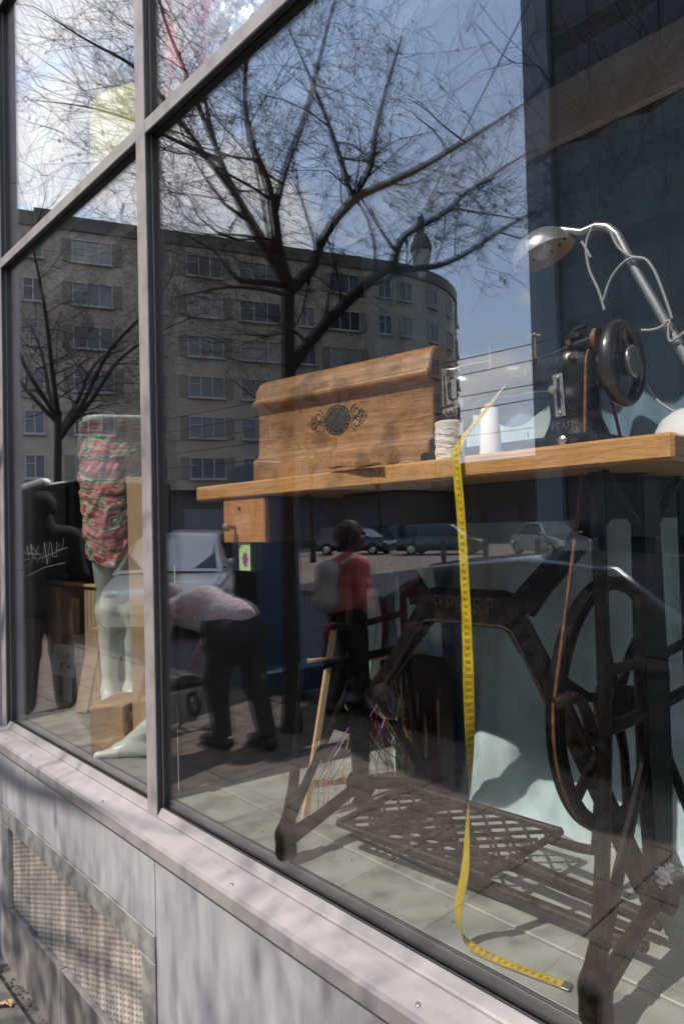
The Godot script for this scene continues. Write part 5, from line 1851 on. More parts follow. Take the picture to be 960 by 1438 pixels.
# ---- cars: lofted body, glass, wheels, lamps; the car's nose points along +x
func car(called: String, label: String, paint: Material, at: Vector3, turn: float, ln: float, hgt: float, wid: float, van: bool, group := "") -> Node3D:
	var t := thing(called, label, "car", at, turn, group)
	var hw := wid * .5
	var beltf := .60 if not van else .56
	var top := PackedFloat32Array()
	# stations: x fraction from the tail, lower-body top height fraction, roof fraction (0 where there is no cabin)
	var S: Array
	if van: S = [[0.0, .50], [.02, .58], [.10, .60], [.5, .60], [.70, .60], [.78, .58], [.92, .50], [.98, .42], [1.0, .32]]
	else: S = [[0.0, .50], [.02, .60], [.08, .645], [.20, .655], [.5, .635], [.66, .62], [.80, .575], [.93, .50], [.98, .42], [1.0, .33]]
	var section := func(x: float, h: float, tuck: float) -> Array:
		var w := hw * (1.0 - tuck)
		return [Vector3(x, .20, w * .90), Vector3(x, .28, w * .985), Vector3(x, .45, w), Vector3(x, h - .12, w * .985), Vector3(x, h - .03, w * .95), Vector3(x, h, w * .86), Vector3(x, h + .012, 0), Vector3(x, h, -w * .86), Vector3(x, h - .03, -w * .95), Vector3(x, h - .12, -w * .985), Vector3(x, .45, -w), Vector3(x, .28, -w * .985), Vector3(x, .20, -w * .90)]
	var rows := []
	for s in S:
		var tuck := .16 * pow(absf(s[0] * 2.0 - 1.0), 6.0)
		rows.append(section.call((s[0] - .5) * ln, s[1] * hgt, tuck))
	var body := MB.new()
	var nr := rows.size() - 1
	body.grid(12, nr * 4, func(u: float, w: float):
		var i := mini(int(w * nr), nr - 1)
		var f: float = w * nr - i
		var k := int(round(u * 12))
		return (rows[i][k] as Vector3).cubic_interpolate(rows[i + 1][k], rows[maxi(i - 1, 0)][k], rows[mini(i + 2, nr)][k], f))
	for e in [0, nr]:
		var c := []
		for p in rows[e]: c.append(p)
		body.poly(c, Vector3(-1 if e == 0 else 1, 0, 0))
	part("body", body, paint, t)
	# cabin: pillars and roof as paint, the panes set into it
	var cab: Array = [[.03, .60], [.10, .97], [.5, 1.0], [.64, .96], [.80, .585]] if van else [[.10, .645], [.24, .955], [.42, 1.0], [.56, .965], [.73, .61]]
	var cs := []
	for q in cab:
		var x: float = (q[0] - .5) * ln
		var h: float = q[1] * hgt
		var rw := lerpf(.92, .72, clampf((q[1] - .6) / .4, 0, 1)) * hw
		cs.append([Vector3(x, .58 * hgt, hw * .93), Vector3(x, lerpf(.58 * hgt, h, .5), lerpf(hw * .93, rw, .5)), Vector3(x, h - .03, rw), Vector3(x, h, rw * .86), Vector3(x, h + .02, 0), Vector3(x, h, -rw * .86), Vector3(x, h - .03, -rw), Vector3(x, lerpf(.58 * hgt, h, .5), -lerpf(hw * .93, rw, .5)), Vector3(x, .58 * hgt, -hw * .93)])
	var cb := MB.new()
	cb.grid(8, 16, func(u: float, w: float):
		var i := mini(int(w * 4.0), 3)
		var f: float = w * 4.0 - i
		var k := int(round(u * 8))
		return (cs[i][k] as Vector3).lerp(cs[i + 1][k], f))
	part("cabin", cb, paint, t)
	var pane := func(a: Vector3, b: Vector3, c: Vector3, d: Vector3, out: Vector3) -> void:
		var m := MB.new()
		var ctr := (a + b + c + d) * .25
		var q := []
		for p in [a, b, c, d]: q.append((p as Vector3).lerp(ctr, .09) + out * .012)
		m.poly(q, out)
		part("window", m, M.car_glass, t)
	for i in 4:
		var r0: Array = cs[i]
		var r1: Array = cs[i + 1]
		if i in [1, 2] or van:
			for s in [2, 6]:
				var lo := 0 if s == 2 else 8
				var o := Vector3(0, .25, 1 if s == 2 else -1)
				pane.call((r0[lo] as Vector3) + Vector3(0, .03, 0), (r1[lo] as Vector3) + Vector3(0, .03, 0), r1[s], r0[s], o)
		elif i == 0 or i == 3:
			for s in [2, 6]:
				var lo := 0 if s == 2 else 8
				var o := Vector3(0, .25, 1 if s == 2 else -1)
				var tall: Array = r1 if i == 0 else r0
				var low: Array = r0 if i == 0 else r1
				var m := MB.new()
				var p0: Vector3 = (low[lo] as Vector3).lerp(tall[lo], .3) + Vector3(0, .04, 0)
				var p1: Vector3 = (tall[lo] as Vector3).lerp(low[lo], .06) + Vector3(0, .04, 0)
				m.poly([p0 + o * .012, p1 + o * .012, (tall[s] as Vector3).lerp(low[s], .06) + o * .012 - Vector3(0, .03, 0)], o)
				part("window", m, M.car_glass, t)
	for e in [[0, 1, -1.0], [4, 3, 1.0]]:
		var lo: Array = cs[e[0]]
		var hi: Array = cs[e[1]]
		var m := MB.new()
		var o := Vector3(e[2] * .6, .8, 0) * .014
		m.poly([(lo[0] as Vector3).lerp(hi[2], .08) * Vector3(1, 1, .9) + o, (hi[2] as Vector3).lerp(lo[0], .06) * Vector3(1, 1, .9) + o, (hi[6] as Vector3).lerp(lo[8], .06) * Vector3(1, 1, .9) + o, (lo[8] as Vector3).lerp(hi[6], .08) * Vector3(1, 1, .9) + o], Vector3(e[2], .8, 0))
		part("windscreen", m, M.car_glass, t)
	for sx in [-.31, .32]:
		for s in [-1.0, 1.0]:
			var ty := MB.new()
			var c := Vector3(sx * ln, .31, s * (hw - .10))
			var xf := Transform3D(Basis(Vector3.RIGHT, Vector3(0, 0, s), Vector3(0, -s, 0)), c)
			ty.lathe([Vector2(.20, -.09), Vector2(.29, -.10), Vector2(.31, -.07), Vector2(.31, .08), Vector2(.29, .105), Vector2(.205, .10), Vector2(.20, .07)], 28, xf)
			var w := part("wheel", ty, M.tyre, t)
			var rm := MB.new()
			rm.lathe([Vector2(.205, .085), Vector2(.19, .07), Vector2(.05, .085), Vector2(.0001, .085)], 24, xf)
			part("rim", rm, M.rim_alloy, w)
	for s in [-1.0, 1.0]:
		var hl := MB.new()
		hl.ball(Vector3(ln * .462, .42 * hgt, s * hw * .70), Vector3(.12, .075, .13), 14, 8)
		part("headlight", hl, M.lens, t)
		var tl := MB.new()
		tl.ball(Vector3(-ln * .482, .50 * hgt, s * hw * .78), Vector3(.06, .10, .10), 12, 8)
		part("tail_light", tl, M.tail_lens, t)
		var mi := MB.new()
		mi.ball(Vector3(ln * (.21 if not van else .25), .67 * hgt, s * (hw + .06)), Vector3(.06, .06, .10), 12, 8)
		part("wing_mirror", mi, paint, t)
	var bu := MB.new()
	bu.box(Vector3(ln * .487, .25, 0), Vector3(.06, .16, wid * .8), .03)
	bu.box(Vector3(-ln * .487, .27, 0), Vector3(.06, .16, wid * .8), .03)
	part("bumper", bu, M.plastic_black, t)
	return t

func street_cars() -> void:
	car("parked_car", "dark parked car close to the kerb, its roof and windscreen behind the iron stand", M.car_dark, Vector3(-1.95, -.14, 3.55), 0.0, 4.2, 1.25, 1.72, false)
	car("parked_van", "pale silver car with a tall rounded cabin behind the bending person", M.car_white, Vector3(-10.0, -.14, 5.08), deg_to_rad(42.0), 4.2, 1.50, 1.75, true)
	var c := car("far_car", "silver grey car parked far across the plaza, near the middle of the window", M.car_silver, Vector3(-15.0, GY, 26.0), .5, 4.3, 1.45, 1.75, false, "cars parked far across the plaza")
	copy(c, "silver grey car parked far across the plaza, right of the brown belt", Vector3(-7.5, GY, 27.0), .3)
	var d := car("far_car", "dark car parked far across the plaza, left of the yellow tape", M.car_dark, Vector3(-20.5, GY, 25.5), -.4, 4.3, 1.5, 1.75, true, "cars parked far across the plaza")
	copy(d, "dark car parked farthest left of the cars across the plaza", Vector3(-25.5, GY, 24.5), -.3)

func street_furniture() -> void:
	# long dark container
	var t := thing("street_container", "long dark steel container standing beside the road", "container", Vector3(-11.0, -.14, 4.0))
	var b := MB.new()
	b.box(Vector3(-1.2, 1.18, 0), Vector3(4.6, 2.2, 1.6), .02)
	for k in 5: b.box(Vector3(-3.2 + k * 1.0, 1.18, -.815), Vector3(.06, 2.1, .03))
	for k in 2: b.box(Vector3(1.118, 1.18, -.4 + k * .8), Vector3(.03, 2.1, .05))
	b.box(Vector3(-1.2, .05, 0), Vector3(4.4, .1, 1.4))
	part("body", b, M.container_paint, t)
	var ld := thing("rolled_sheet", "pale bundled sheet lying along the top of the dark container", "sheet", Vector3(-11.6, 2.13, 4.0))
	var lm := MB.new()
	lm.sdf([[Vector3(-2.4, .07, -.5), Vector3(-.15, .10, -.55), .07, .09], [Vector3(-1.5, .08, -.3), Vector3(-.3, .09, -.2), .08, .07], [Vector3(-.5, .08, -.7), Vector3(.0, .12, -.65), .06, .06]], .04, .08)
	part("roll", lm, M.stripe_white, ld)
	var br := thing("barrier_board", "red and white striped barrier board behind the dark container", "barrier", Vector3(-14.8, GY, 5.6), .5)
	for k in 6:
		var m := MB.new()
		m.box(Vector3(-.75 + k * .3, 2.30, 0), Vector3(.298, .55, .04))
		part("stripe", m, M.stripe_red if k % 2 == 0 else M.stripe_white, br)
	var ps := MB.new()
	for s in [-.7, .7]: ps.box(Vector3(s, 1.28, -.05), Vector3(.07, 2.56, .05))
	part("post", ps, M.post_grey, br)
	# blue kiosk by the trunk
	var ki := thing("ticket_machine", "blue upright ticket machine on a low blue plinth beside the tree trunk", "ticket machine", Vector3(-4.95, GY, 2.95), .25)
	var kb := MB.new()
	kb.box(Vector3(0, .95, 0), Vector3(.62, 1.55, .42), .02)
	var kp := part("housing", kb, M.kiosk_blue, ki)
	var sc := MB.new()
	sc.box(Vector3(.02, 1.30, -.214), Vector3(.40, .42, .01), .003)
	part("screen", sc, M.kiosk_screen, kp)
	var pd := MB.new()
	pd.box(Vector3(.03, .60, -.214), Vector3(.53, .80, .012), .003)
	part("door", pd, M.container_paint, kp)
	var hs := MB.new()
	hs.box(Vector3(-.12, 1.86, 0), Vector3(.78, .24, .34), .015)
	part("header_sign", hs, M.kiosk_blue, ki)
	var pb := MB.new()
	pb.box(Vector3(.06, .09, 0), Vector3(.95, .2, .62), .015)
	part("plinth", pb, M.kiosk_blue, ki)
	# bollards on the edge of the plaza
	var bo := thing("bollard", "dark steel bollard nearest the striped sheet on the plaza edge", "bollard", Vector3(-12.9, GY, 15.8), 0.0, "dark bollards along the plaza edge")
	var bm := MB.new()
	bm.lathe([Vector2(.075, 0), Vector2(.075, .86), Vector2(.085, .87), Vector2(.085, .91), Vector2(.06, .96), Vector2(0.0001, .97)], 16)
	part("post", bm, M.post_grey, bo)
	var bl := ["second", "third", "fourth", "fifth", "sixth", "seventh"]
	for i in 6: copy(bo, "%s dark steel bollard along the plaza edge, counted from the tape measure" % bl[i], Vector3(-12.9 + (i + 1) * 1.55, GY, 15.8 + i * .25))
	# lantern hanging from a span wire, and the tram wires
	var wl := thing("hanging_lantern", "grey street lantern hanging on a span wire against the sky", "street lamp", Vector3(-12.95, 0, 15.2))
	var hy := 9.9
	var lm2 := MB.new()
	lm2.lathe([Vector2(.0001, hy + .95), Vector2(.10, hy + .95), Vector2(.11, hy + .45), Vector2(.20, hy + .38), Vector2(.33, hy + .05), Vector2(.33, hy - .10), Vector2(.30, hy - .12)], 20)
	part("cap", lm2, M.lantern_metal, wl)
	var lg := MB.new()
	lg.lathe([Vector2(.30, hy - .12), Vector2(.27, hy - .35), Vector2(.13, hy - .80), Vector2(.10, hy - .95), Vector2(.0001, hy - .97)], 20)
	part("globe", lg, M.lantern_glass, wl)
	var n := 0
	for q in [[6.5, 16.0], [6.05, 16.4], [5.6, 17.2], [5.0, 16.8], [4.3, 17.4]]:
		var w := MB.new()
		var pts := []
		for i in 15:
			var u := i / 14.0
			pts.append(Vector3(lerpf(-34.0, 18.0, u), q[0] + .5 - 2.0 * u * (1.0 - u), q[1] + (u - .3) * 3.0 * (1.0 if n % 2 == 0 else .3)))
		w.tube(pts, .016, 5)
		var o := part("tram_wire", w, M.plastic_black, self)
		tag(o, ["topmost overhead tram wire, above the cotton cone", "second overhead tram wire from the top", "third overhead tram wire from the top", "fourth overhead tram wire from the top", "lowest overhead tram wire"][n], "wire", "overhead tram wires")
		n += 1
	var sw := MB.new()
	sw.tube([Vector3(-32.5, 12.5, 31.0), Vector3(-12.95, 10.85, 15.2), Vector3(9.0, 12.5, -.1)], .012, 5)
	var so := part("span_wire", sw, M.plastic_black, self)
	tag(so, "thin span wire that carries the hanging street lantern", "wire")

func ground() -> void:
	var g := MB.new()
	g.box(Vector3(-40, -.45, 0), Vector3(700, .30, 700))
	struct("ground", g, M.asphalt, "wide street ground to the horizon")
	var rd := MB.new()
	rd.box(Vector3(-20, -.142 - .05, 5.75), Vector3(160, .1, 6.3))
	struct("road", rd, M.asphalt, "asphalt road in front of the shop")
	var kb := Node3D.new()
	kb.name = "kerb"
	kb.set_meta("kind", "structure")
	kb.set_meta("label", "stone kerb between pavement and road")
	add_child(kb, true)
	for k in 22:
		var m := MB.new()
		m.box(Vector3(-16.5 + k * 1.0, -.12, 2.60), Vector3(.992, .16, .14), .012)
		part("kerb_stone", m, M.slab, kb)
	var pv := Node3D.new()
	pv.name = "pavement"
	pv.set_meta("kind", "structure")
	pv.set_meta("label", "pavement of worn square slabs along the shop wall")
	add_child(pv, true)
	var base := MB.new()
	base.box(Vector3(-20, -.17, 1.29), Vector3(160, .20, 2.46))
	part("bed", base, M.slab, pv)
	# slabs near the window one by one; three tones of the same stone are shared
	var S := .40
	var sm := MB.new()
	sm.box(Vector3.ZERO, Vector3(S - .0045, .06, S - .0045), .004)
	var mesh := sm.mesh()
	for i in 17:
		for j in 6:
			var o := part("slab", mesh, M.slab if j < 2 else M.paver, pv)
			o.position = Vector3(-7.3 + i * S, GY - .030 + rng.randf_range(-.0012, .0012), .108 + S * .5 + j * S)
			o.rotation = Vector3(rng.randfn() * .002, 0, rng.randfn() * .002)
	var far := MB.new()
	for i in 40:
		for j in 6:
			if i < 23: far.box(Vector3(-16.5 + i * S, GY - .030, .108 + S * .5 + j * S), Vector3(S - .0045, .06, S - .0045))
			else: far.box(Vector3(-.5 + (i - 23) * S, GY - .030, .108 + S * .5 + j * S), Vector3(S - .0045, .06, S - .0045))
	part("far_slabs", far, M.paver, pv, true)
	var pz := MB.new()
	pz.box(Vector3(-20, -.14, 29.0), Vector3(160, .2, 40.0))
	struct("plaza", pz, M.plaza, "pale paved plaza across the road")
	# litter in the gutter by the wall
	var l1 := thing("yellow_wrapper", "crumpled yellow wrapper in the gutter at the wall foot", "wrapper", Vector3(-2.50, GY, .125))
	var nz := noise(30.0, 2, 8)
	var sheet := func(w: float, h: float, amp: float, sd: float) -> MB:
		var m := MB.new()
		m.grid(10, 8, func(u: float, q: float): return Vector3((u - .5) * w, .008 + absf(amp * nz.get_noise_2d(u + sd, q)) + amp * .3 * sin(u * 5.0 + q * 3.0 + sd), (q - .5) * h))
		return m
	part("sheet", sheet.call(.045, .03, .03, 0.0), M.wrapper_yellow, l1)
	var l2 := thing("paper_scrap", "crumpled white paper scrap beside the yellow wrapper", "paper", Vector3(-2.40, GY, .12), .6)
	part("sheet", sheet.call(.05, .022, .02, 4.0), M.paper_white, l2)
	var l3 := thing("dry_leaf", "curled pale dry leaf in the gutter nearest the camera", "leaf", Vector3(-2.13, GY, .145), .9)
	part("blade", sheet.call(.045, .018, .014, 9.0), M.rough_pine, l3)
	var gr := MB.new()
	for k in 160: gr.box(Vector3(rng.randf_range(-2.8, -1.7), GY - .028 + rng.randf() * .01, rng.randf_range(.070, .112)), Vector3.ONE * rng.randf_range(.002, .007), 0.0, Basis(Vector3(rng.randfn(), rng.randfn(), rng.randfn()).normalized(), rng.randf() * 3.0))
	var go := part("gutter_grit", gr, M.slab, self, true)
	go.set_meta("label", "loose grit and stone crumbs in the gap along the wall")

# ---- people
func hand(st: MB, wrist: Vector3, dir: Vector3, palm: Vector3, curl: float, side: float) -> void:
	var d := dir.normalized()
	var pn := (palm - d * palm.dot(d)).normalized()
	var s := d.cross(pn) * side
	var b := [[wrist, wrist + d * .045, .020, .022], [wrist + d * .04 + s * .018, wrist + d * .085 + s * .024, .016, .014], [wrist + d * .04 - s * .018, wrist + d * .082 - s * .026, .016, .013]]
	for i in 4:
		var o := s * (.027 - i * .018)
		var l: float = [.070, .078, .073, .056][i]
		var p0 := wrist + d * .085 + o
		var d1 := (d + pn * curl * .5).normalized()
		var d2 := (d + pn * curl * 1.5).normalized()
		var p1 := p0 + d1 * l * .5
		b.append([p0 - d * .01, p1, .0098, .0088])
		b.append([p1, p1 + d2 * l * .5, .0088, .0070])
	var tp := wrist + d * .03 + s * .026
	var td := (d * .6 + s * .7 + pn * .5).normalized()
	b.append([tp, tp + td * .035, .0125, .0105])
	b.append([tp + td * .035, tp + td * .035 + (td + d * .6).normalized() * .028, .0105, .008])
	st.sdf(b, .0055, .006)

func head(t: Node3D, c: Vector3, face: Vector3, up: Vector3, skin: Material, hair: Material, long_hair: bool) -> void:
	var f := face.normalized()
	var u := (up - f * up.dot(f)).normalized()
	var s := u.cross(f)
	var m := MB.new()
	m.sdf([[c + u * .03, c + u * .03 - f * .03, .078, .085], [c - u * .045 + f * .025, c - u * .02, .05, .062], [c - u * .085 + f * .045, c - u * .06 + f * .03, .026, .042],
		[c + u * .005 + f * .085, c - u * .022 + f * .102, .010, .014], [c - u * .052 + f * .084, c - u * .052 + f * .084, .016, .016],
		[c + s * .084 - u * .005, c + s * .086 - u * .03, .014, .010], [c - s * .084 - u * .005, c - s * .086 - u * .03, .014, .010], [c - u * .07 - f * .02, c - u * .14 - f * .03, .050, .052]], .010, .018)
	var h := part("head", m, skin, t)
	var hm := MB.new()
	var hb := [[c + u * .055 - f * .015, c + u * .03 - f * .045, .082, .086], [c - u * .01 - f * .06, c - u * .05 - f * .055, .06, .045], [c + s * .05 + u * .03 - f * .02, c + s * .06 - u * .01 - f * .03, .05, .04], [c - s * .05 + u * .03 - f * .02, c - s * .06 - u * .01 - f * .03, .05, .04]]
	if long_hair: hb.append([c - u * .03 - f * .065, c - u * .15 - f * .07, .06, .035])
	hm.sdf(hb, .012, .02)
	part("hair", hm, hair, h)
	var ey := MB.new()
	for q in [-1.0, 1.0]: ey.ball(c + s * .032 * q + u * .008 + f * .079, Vector3(.012, .009, .012), 8, 6)
	part("eyes", ey, M.eye_white, h)
	var lp := MB.new()
	lp.tube([c - s * .022 - u * .050 + f * .094, c - u * .050 + f * .101, c + s * .022 - u * .050 + f * .094], [.003, .006, .003], 6)
	part("mouth", lp, M.lips, h)

func limb_pair(pts: Array, radii: Array) -> Array:
	var b := []
	for i in pts.size() - 1: b.append([pts[i], pts[i + 1], radii[i], radii[i + 1]])
	return b

func shoe(t: Node3D, ankle: Vector3, d: Vector3, m: Material) -> void:
	var st := MB.new()
	var g := Vector3(ankle.x, GY, ankle.z)
	st.sdf([[g - d * .05 + Vector3(0, .045, 0), g + d * .05 + Vector3(0, .045, 0), .042, .045], [g + d * .05 + Vector3(0, .04, 0), g + d * .19 + Vector3(0, .030, 0), .044, .032], [g + Vector3(0, .05, 0), g + Vector3(0, .11, 0), .042, .042]], .012, .02, GY + .002)
	part("shoe", st, m, t)

func people() -> void:
	# 1: bending over a wheeled walker, seen from the side, facing left
	var t := thing("person", "person in flowered blouse and black trousers bending forward over a wheeled walker", "person")
	var o := Vector3(-3.62, GY, 1.69)
	var P := func(x: float, y: float, z: float) -> Vector3: return o + Vector3(x, y * .84, z)
	var legs := MB.new()
	var lb := [[P.call(.03, .82, -.08), P.call(.03, .82, .08), .135, .135], [P.call(-.05, .90, -.07), P.call(-.05, .90, .07), .125, .125]]
	lb += limb_pair([P.call(.02, .80, -.09), P.call(-.06, .46, -.10), P.call(.0, .10, -.10)], [.105, .075, .062])
	lb += limb_pair([P.call(.03, .80, .09), P.call(.10, .46, .09), P.call(.22, .11, .08)], [.105, .075, .062])
	legs.sdf(lb, .02, .05)
	part("trousers", legs, M.trousers_black, t)
	shoe(t, P.call(.0, .0, -.10), Vector3(-1, 0, -.1).normalized(), M.shoe_black)
	shoe(t, P.call(.22, .0, .08), Vector3(-1, 0, .1).normalized(), M.shoe_black)
	var tor := MB.new()
	var sh := P.call(-.56, .98, 0)
	var tb := [[P.call(-.04, .92, -.06), P.call(-.04, .92, .06), .130, .130], [P.call(-.04, .94, 0), P.call(-.32, 1.0, 0), .145, .15], [P.call(-.32, 1.0, 0), P.call(-.54, .98, 0), .15, .135], [P.call(-.54, .985, -.13), P.call(-.54, .985, .13), .085, .085]]
	tb += limb_pair([P.call(-.54, .97, -.19), P.call(-.55, .72, -.22), P.call(-.62, .585, -.20)], [.072, .058, .045])
	tb += limb_pair([P.call(-.54, .97, .19), P.call(-.60, .73, .22), P.call(-.70, .60, .20)], [.072, .058, .045])
	tor.sdf(tb, .018, .04)
	part("blouse", tor, M.blouse, t)
	var hd := MB.new()
	hd.sdf(limb_pair([P.call(-.61, .60, -.20), P.call(-.665, .53, -.19)], [.034, .026]), .012, .01)
	hand(hd, P.call(-.665, .53, -.19), Vector3(-.35, -.75, 0), Vector3(-.6, .2, .2), 1.1, 1.0)
	hd.sdf(limb_pair([P.call(-.69, .61, .20), P.call(-.76, .55, .19)], [.034, .026]), .012, .01)
	hand(hd, P.call(-.76, .55, .19), Vector3(-.35, -.75, 0), Vector3(-.6, .2, -.2), 1.1, -1.0)
	part("hands", hd, M.skin, t)
	head(t, P.call(-.80, 1.03, 0), Vector3(-.75, -.62, 0), Vector3(-.6, .8, 0), M.skin, M.hair_grey, false)
	# the walker
	var w := thing("wheeled_walker", "dark wheeled walker with thin grey tubes held by the bending person", "walker", Vector3(-4.18, GY, 1.62))
	var fr := MB.new()
	for s in [-.24, .24]:
		fr.tube([Vector3(-.08, .52, s), Vector3(.02, .46, s), Vector3(.10, .10, s)], .012, 8)
		fr.tube([Vector3(.0, .45, s), Vector3(-.22, .10, s)], .012, 8)
		fr.tube([Vector3(.06, .28, s), Vector3(-.12, .27, s)], .010, 8)
	fr.tube([Vector3(-.10, .28, -.24), Vector3(-.10, .28, .24)], .010, 8)
	fr.tube([Vector3(.03, .28, -.24), Vector3(.03, .28, .24)], .010, 8)
	part("frame", fr, M.chrome, w)
	var se := MB.new()
	se.box(Vector3(-.04, .31, 0), Vector3(.24, .03, .40), .01)
	part("seat", se, M.coat_dark, w)
	for s in [-.24, .24]:
		var hg := MB.new()
		hg.tube([Vector3(-.09, .525, s), Vector3(.0, .478, s)], .018, 10)
		part("handle", hg, M.plastic_black, w)
		for x in [.115, -.23]:
			var wh := MB.new()
			var xf := Transform3D(Basis(Vector3.RIGHT, Vector3(0, 0, 1), Vector3(0, -1, 0)), Vector3(x, .092, s))
			wh.lathe([Vector2(.066, -.016), Vector2(.086, -.016), Vector2(.092, -.008), Vector2(.092, .008), Vector2(.086, .016), Vector2(.066, .016), Vector2(.066, -.016)], 26, xf)
			var wn := part("wheel", wh, M.tyre, w)
			var sp := MB.new()
			for k in 5:
				var a := TAU * k / 5.0
				sp.bar(Vector3(x, .092, s), Vector3(x + cos(a) * .068, .092 + sin(a) * .068, s), .014, .012, Vector3(0, 0, 1))
			sp.tube([Vector3(x, .092, s - .018), Vector3(x, .092, s + .018)], .016, 12)
			part("rim", sp, M.rim_alloy, wn)
	# 2: walking away in a red and white top with a grey rucksack
	var p2 := thing("person", "person in red and white top with grey rucksack walking away past the bending person", "person")
	o = Vector3(-3.56, GY, 2.64)
	var F := Vector3(.25, 0, .97)
	var Rg := Vector3(.97, 0, -.25)
	var Q := func(s: float, y: float, f: float) -> Vector3: return o + Rg * s + Vector3(0, y * .94, 0) + F * f
	var l2 := MB.new()
	var b2 := [[Q.call(-.07, .80, 0), Q.call(.07, .80, 0), .115, .115]]
	b2 += limb_pair([Q.call(-.085, .78, 0), Q.call(-.09, .44, .06), Q.call(-.09, .10, -.08)], [.09, .066, .052])
	b2 += limb_pair([Q.call(.085, .78, 0), Q.call(.09, .44, .10), Q.call(.09, .10, .16)], [.09, .066, .052])
	l2.sdf(b2, .02, .04)
	part("trousers", l2, M.trousers_black, p2)
	shoe(p2, Q.call(-.09, 0, -.08), F, M.shoe_black)
	shoe(p2, Q.call(.09, 0, .16), F, M.shoe_black)
	var t2 := MB.new()
	var tb2 := [[Q.call(-.06, .86, 0), Q.call(.06, .86, 0), .12, .12], [Q.call(0, .88, 0), Q.call(0, 1.06, .02), .135, .14], [Q.call(-.14, 1.17, .02), Q.call(.14, 1.17, .02), .075, .075], [Q.call(0, 1.06, .02), Q.call(0, 1.2, .03), .13, .08]]
	tb2 += limb_pair([Q.call(-.19, 1.16, .02), Q.call(-.24, .92, -.02), Q.call(-.25, .86, .0)], [.066, .052, .048])
	tb2 += limb_pair([Q.call(.19, 1.16, .02), Q.call(.25, .92, .0), Q.call(.26, .86, .03)], [.066, .052, .048])
	t2.sdf(tb2, .018, .04)
	part("top", t2, M.red_top, p2)
	var a2 := MB.new()
	a2.sdf(limb_pair([Q.call(-.25, .87, .0), Q.call(-.25, .70, .10)], [.040, .027]), .012, .01)
	hand(a2, Q.call(-.25, .70, .10), Vector3(0, -1, .3), Rg, .6, 1.0)
	a2.sdf(limb_pair([Q.call(.26, .87, .03), Q.call(.26, .70, .12)], [.040, .027]), .012, .01)
	hand(a2, Q.call(.26, .70, .12), Vector3(0, -1, .3), -Rg, .6, -1.0)
	part("hands", a2, M.skin_dark, p2)
	head(p2, Q.call(0, 1.375, .05), F, Vector3.UP, M.skin_dark, M.hair_dark, false)
	var rk := MB.new()
	rk.sdf([[Q.call(-.045, .90, -.17), Q.call(.045, .90, -.17), .07, .07], [Q.call(-.04, 1.12, -.15), Q.call(.04, 1.12, -.15), .065, .065], [Q.call(0, .9, -.17), Q.call(0, 1.12, -.15), .09, .085]], .02, .05)
	rk.tube([Q.call(-.11, 1.18, -.10), Q.call(-.12, 1.25, .02), Q.call(-.12, 1.15, .10)], .016, 6)
	rk.tube([Q.call(.11, 1.18, -.10), Q.call(.12, 1.25, .02), Q.call(.12, 1.15, .10)], .016, 6)
	var rs := part("rucksack", rk, M.bag_grey, self)
	tag(rs, "light grey rucksack on the back of the walking person in red", "rucksack")
	# 3: dark clothed person standing near the left edge
	var p3 := thing("person", "person in dark hooded coat and brown trousers standing near the left window edge", "person")
	o = Vector3(-5.40, GY, 1.15)
	F = Vector3(-.94, 0, .34)
	Rg = Vector3(.34, 0, .94)
	var l3 := MB.new()
	Q = func(s: float, y: float, f: float) -> Vector3: return o + Rg * s + Vector3(0, y, 0) + F * f
	var b3 := [[Q.call(-.07, .86, 0), Q.call(.07, .86, 0), .12, .12]]
	b3 += limb_pair([Q.call(-.09, .84, 0), Q.call(-.12, .47, .03), Q.call(-.15, .08, .0)], [.11, .09, .085])
	b3 += limb_pair([Q.call(.09, .84, 0), Q.call(.12, .47, .04), Q.call(.15, .08, .04)], [.11, .09, .085])
	l3.sdf(b3, .02, .04)
	part("trousers", l3, M.trousers_brown, p3)
	shoe(p3, Q.call(-.15, 0, 0), (F - Rg * .2).normalized(), M.shoe_brown)
	shoe(p3, Q.call(.15, 0, .04), (F + Rg * .2).normalized(), M.shoe_brown)
	var t3 := MB.new()
	var tb3 := [[Q.call(-.07, .84, 0), Q.call(.07, .84, 0), .14, .14], [Q.call(0, .95, 0), Q.call(0, 1.2, .01), .15, .155], [Q.call(-.15, 1.36, 0), Q.call(.15, 1.36, 0), .085, .085], [Q.call(0, 1.2, 0), Q.call(0, 1.40, 0), .15, .09], [Q.call(0, 1.42, -.02), Q.call(0, 1.50, -.01), .075, .075]]
	tb3 += limb_pair([Q.call(-.21, 1.35, 0), Q.call(-.26, 1.06, .02), Q.call(-.15, .97, .20)], [.075, .06, .046])
	tb3 += limb_pair([Q.call(.21, 1.35, 0), Q.call(.26, 1.06, .02), Q.call(.15, .97, .20)], [.075, .06, .046])
	t3.sdf(tb3, .02, .04)
	part("coat", t3, M.coat_dark, p3)
	var a3 := MB.new()
	hand(a3, Q.call(-.145, .97, .21), Rg * .8 + F * .4, -F, .7, 1.0)
	hand(a3, Q.call(.145, .97, .21), -Rg * .8 + F * .4, -F, .7, -1.0)
	part("hands", a3, M.skin, p3)
	head(p3, Q.call(0, 1.585, .03), F, Vector3.UP, M.skin, M.coat_dark, true)

const GRAFFITI := [
	[[.02, .55], [.06, .75], [.10, .55], [.14, .78], [.18, .50]], [[.16, .72], [.26, .62], [.18, .55], [.26, .48]],
	[[.30, .75], [.24, .62], [.34, .58], [.26, .42]], [[.36, .42], [.40, .80], [.45, .40], [.50, .82]], [[.52, .80], [.55, .55], [.62, .55], [.62, .82]],
	[[.66, .78], [.60, .66], [.72, .70], [.74, .88]], [[.0, .60], [.3, .58]], [[.0, .30], [.22, .52], [.0, .46]], [[.04, .15], [.4, .35], [.75, .45]], [[.30, .50], [.8, .72]]]

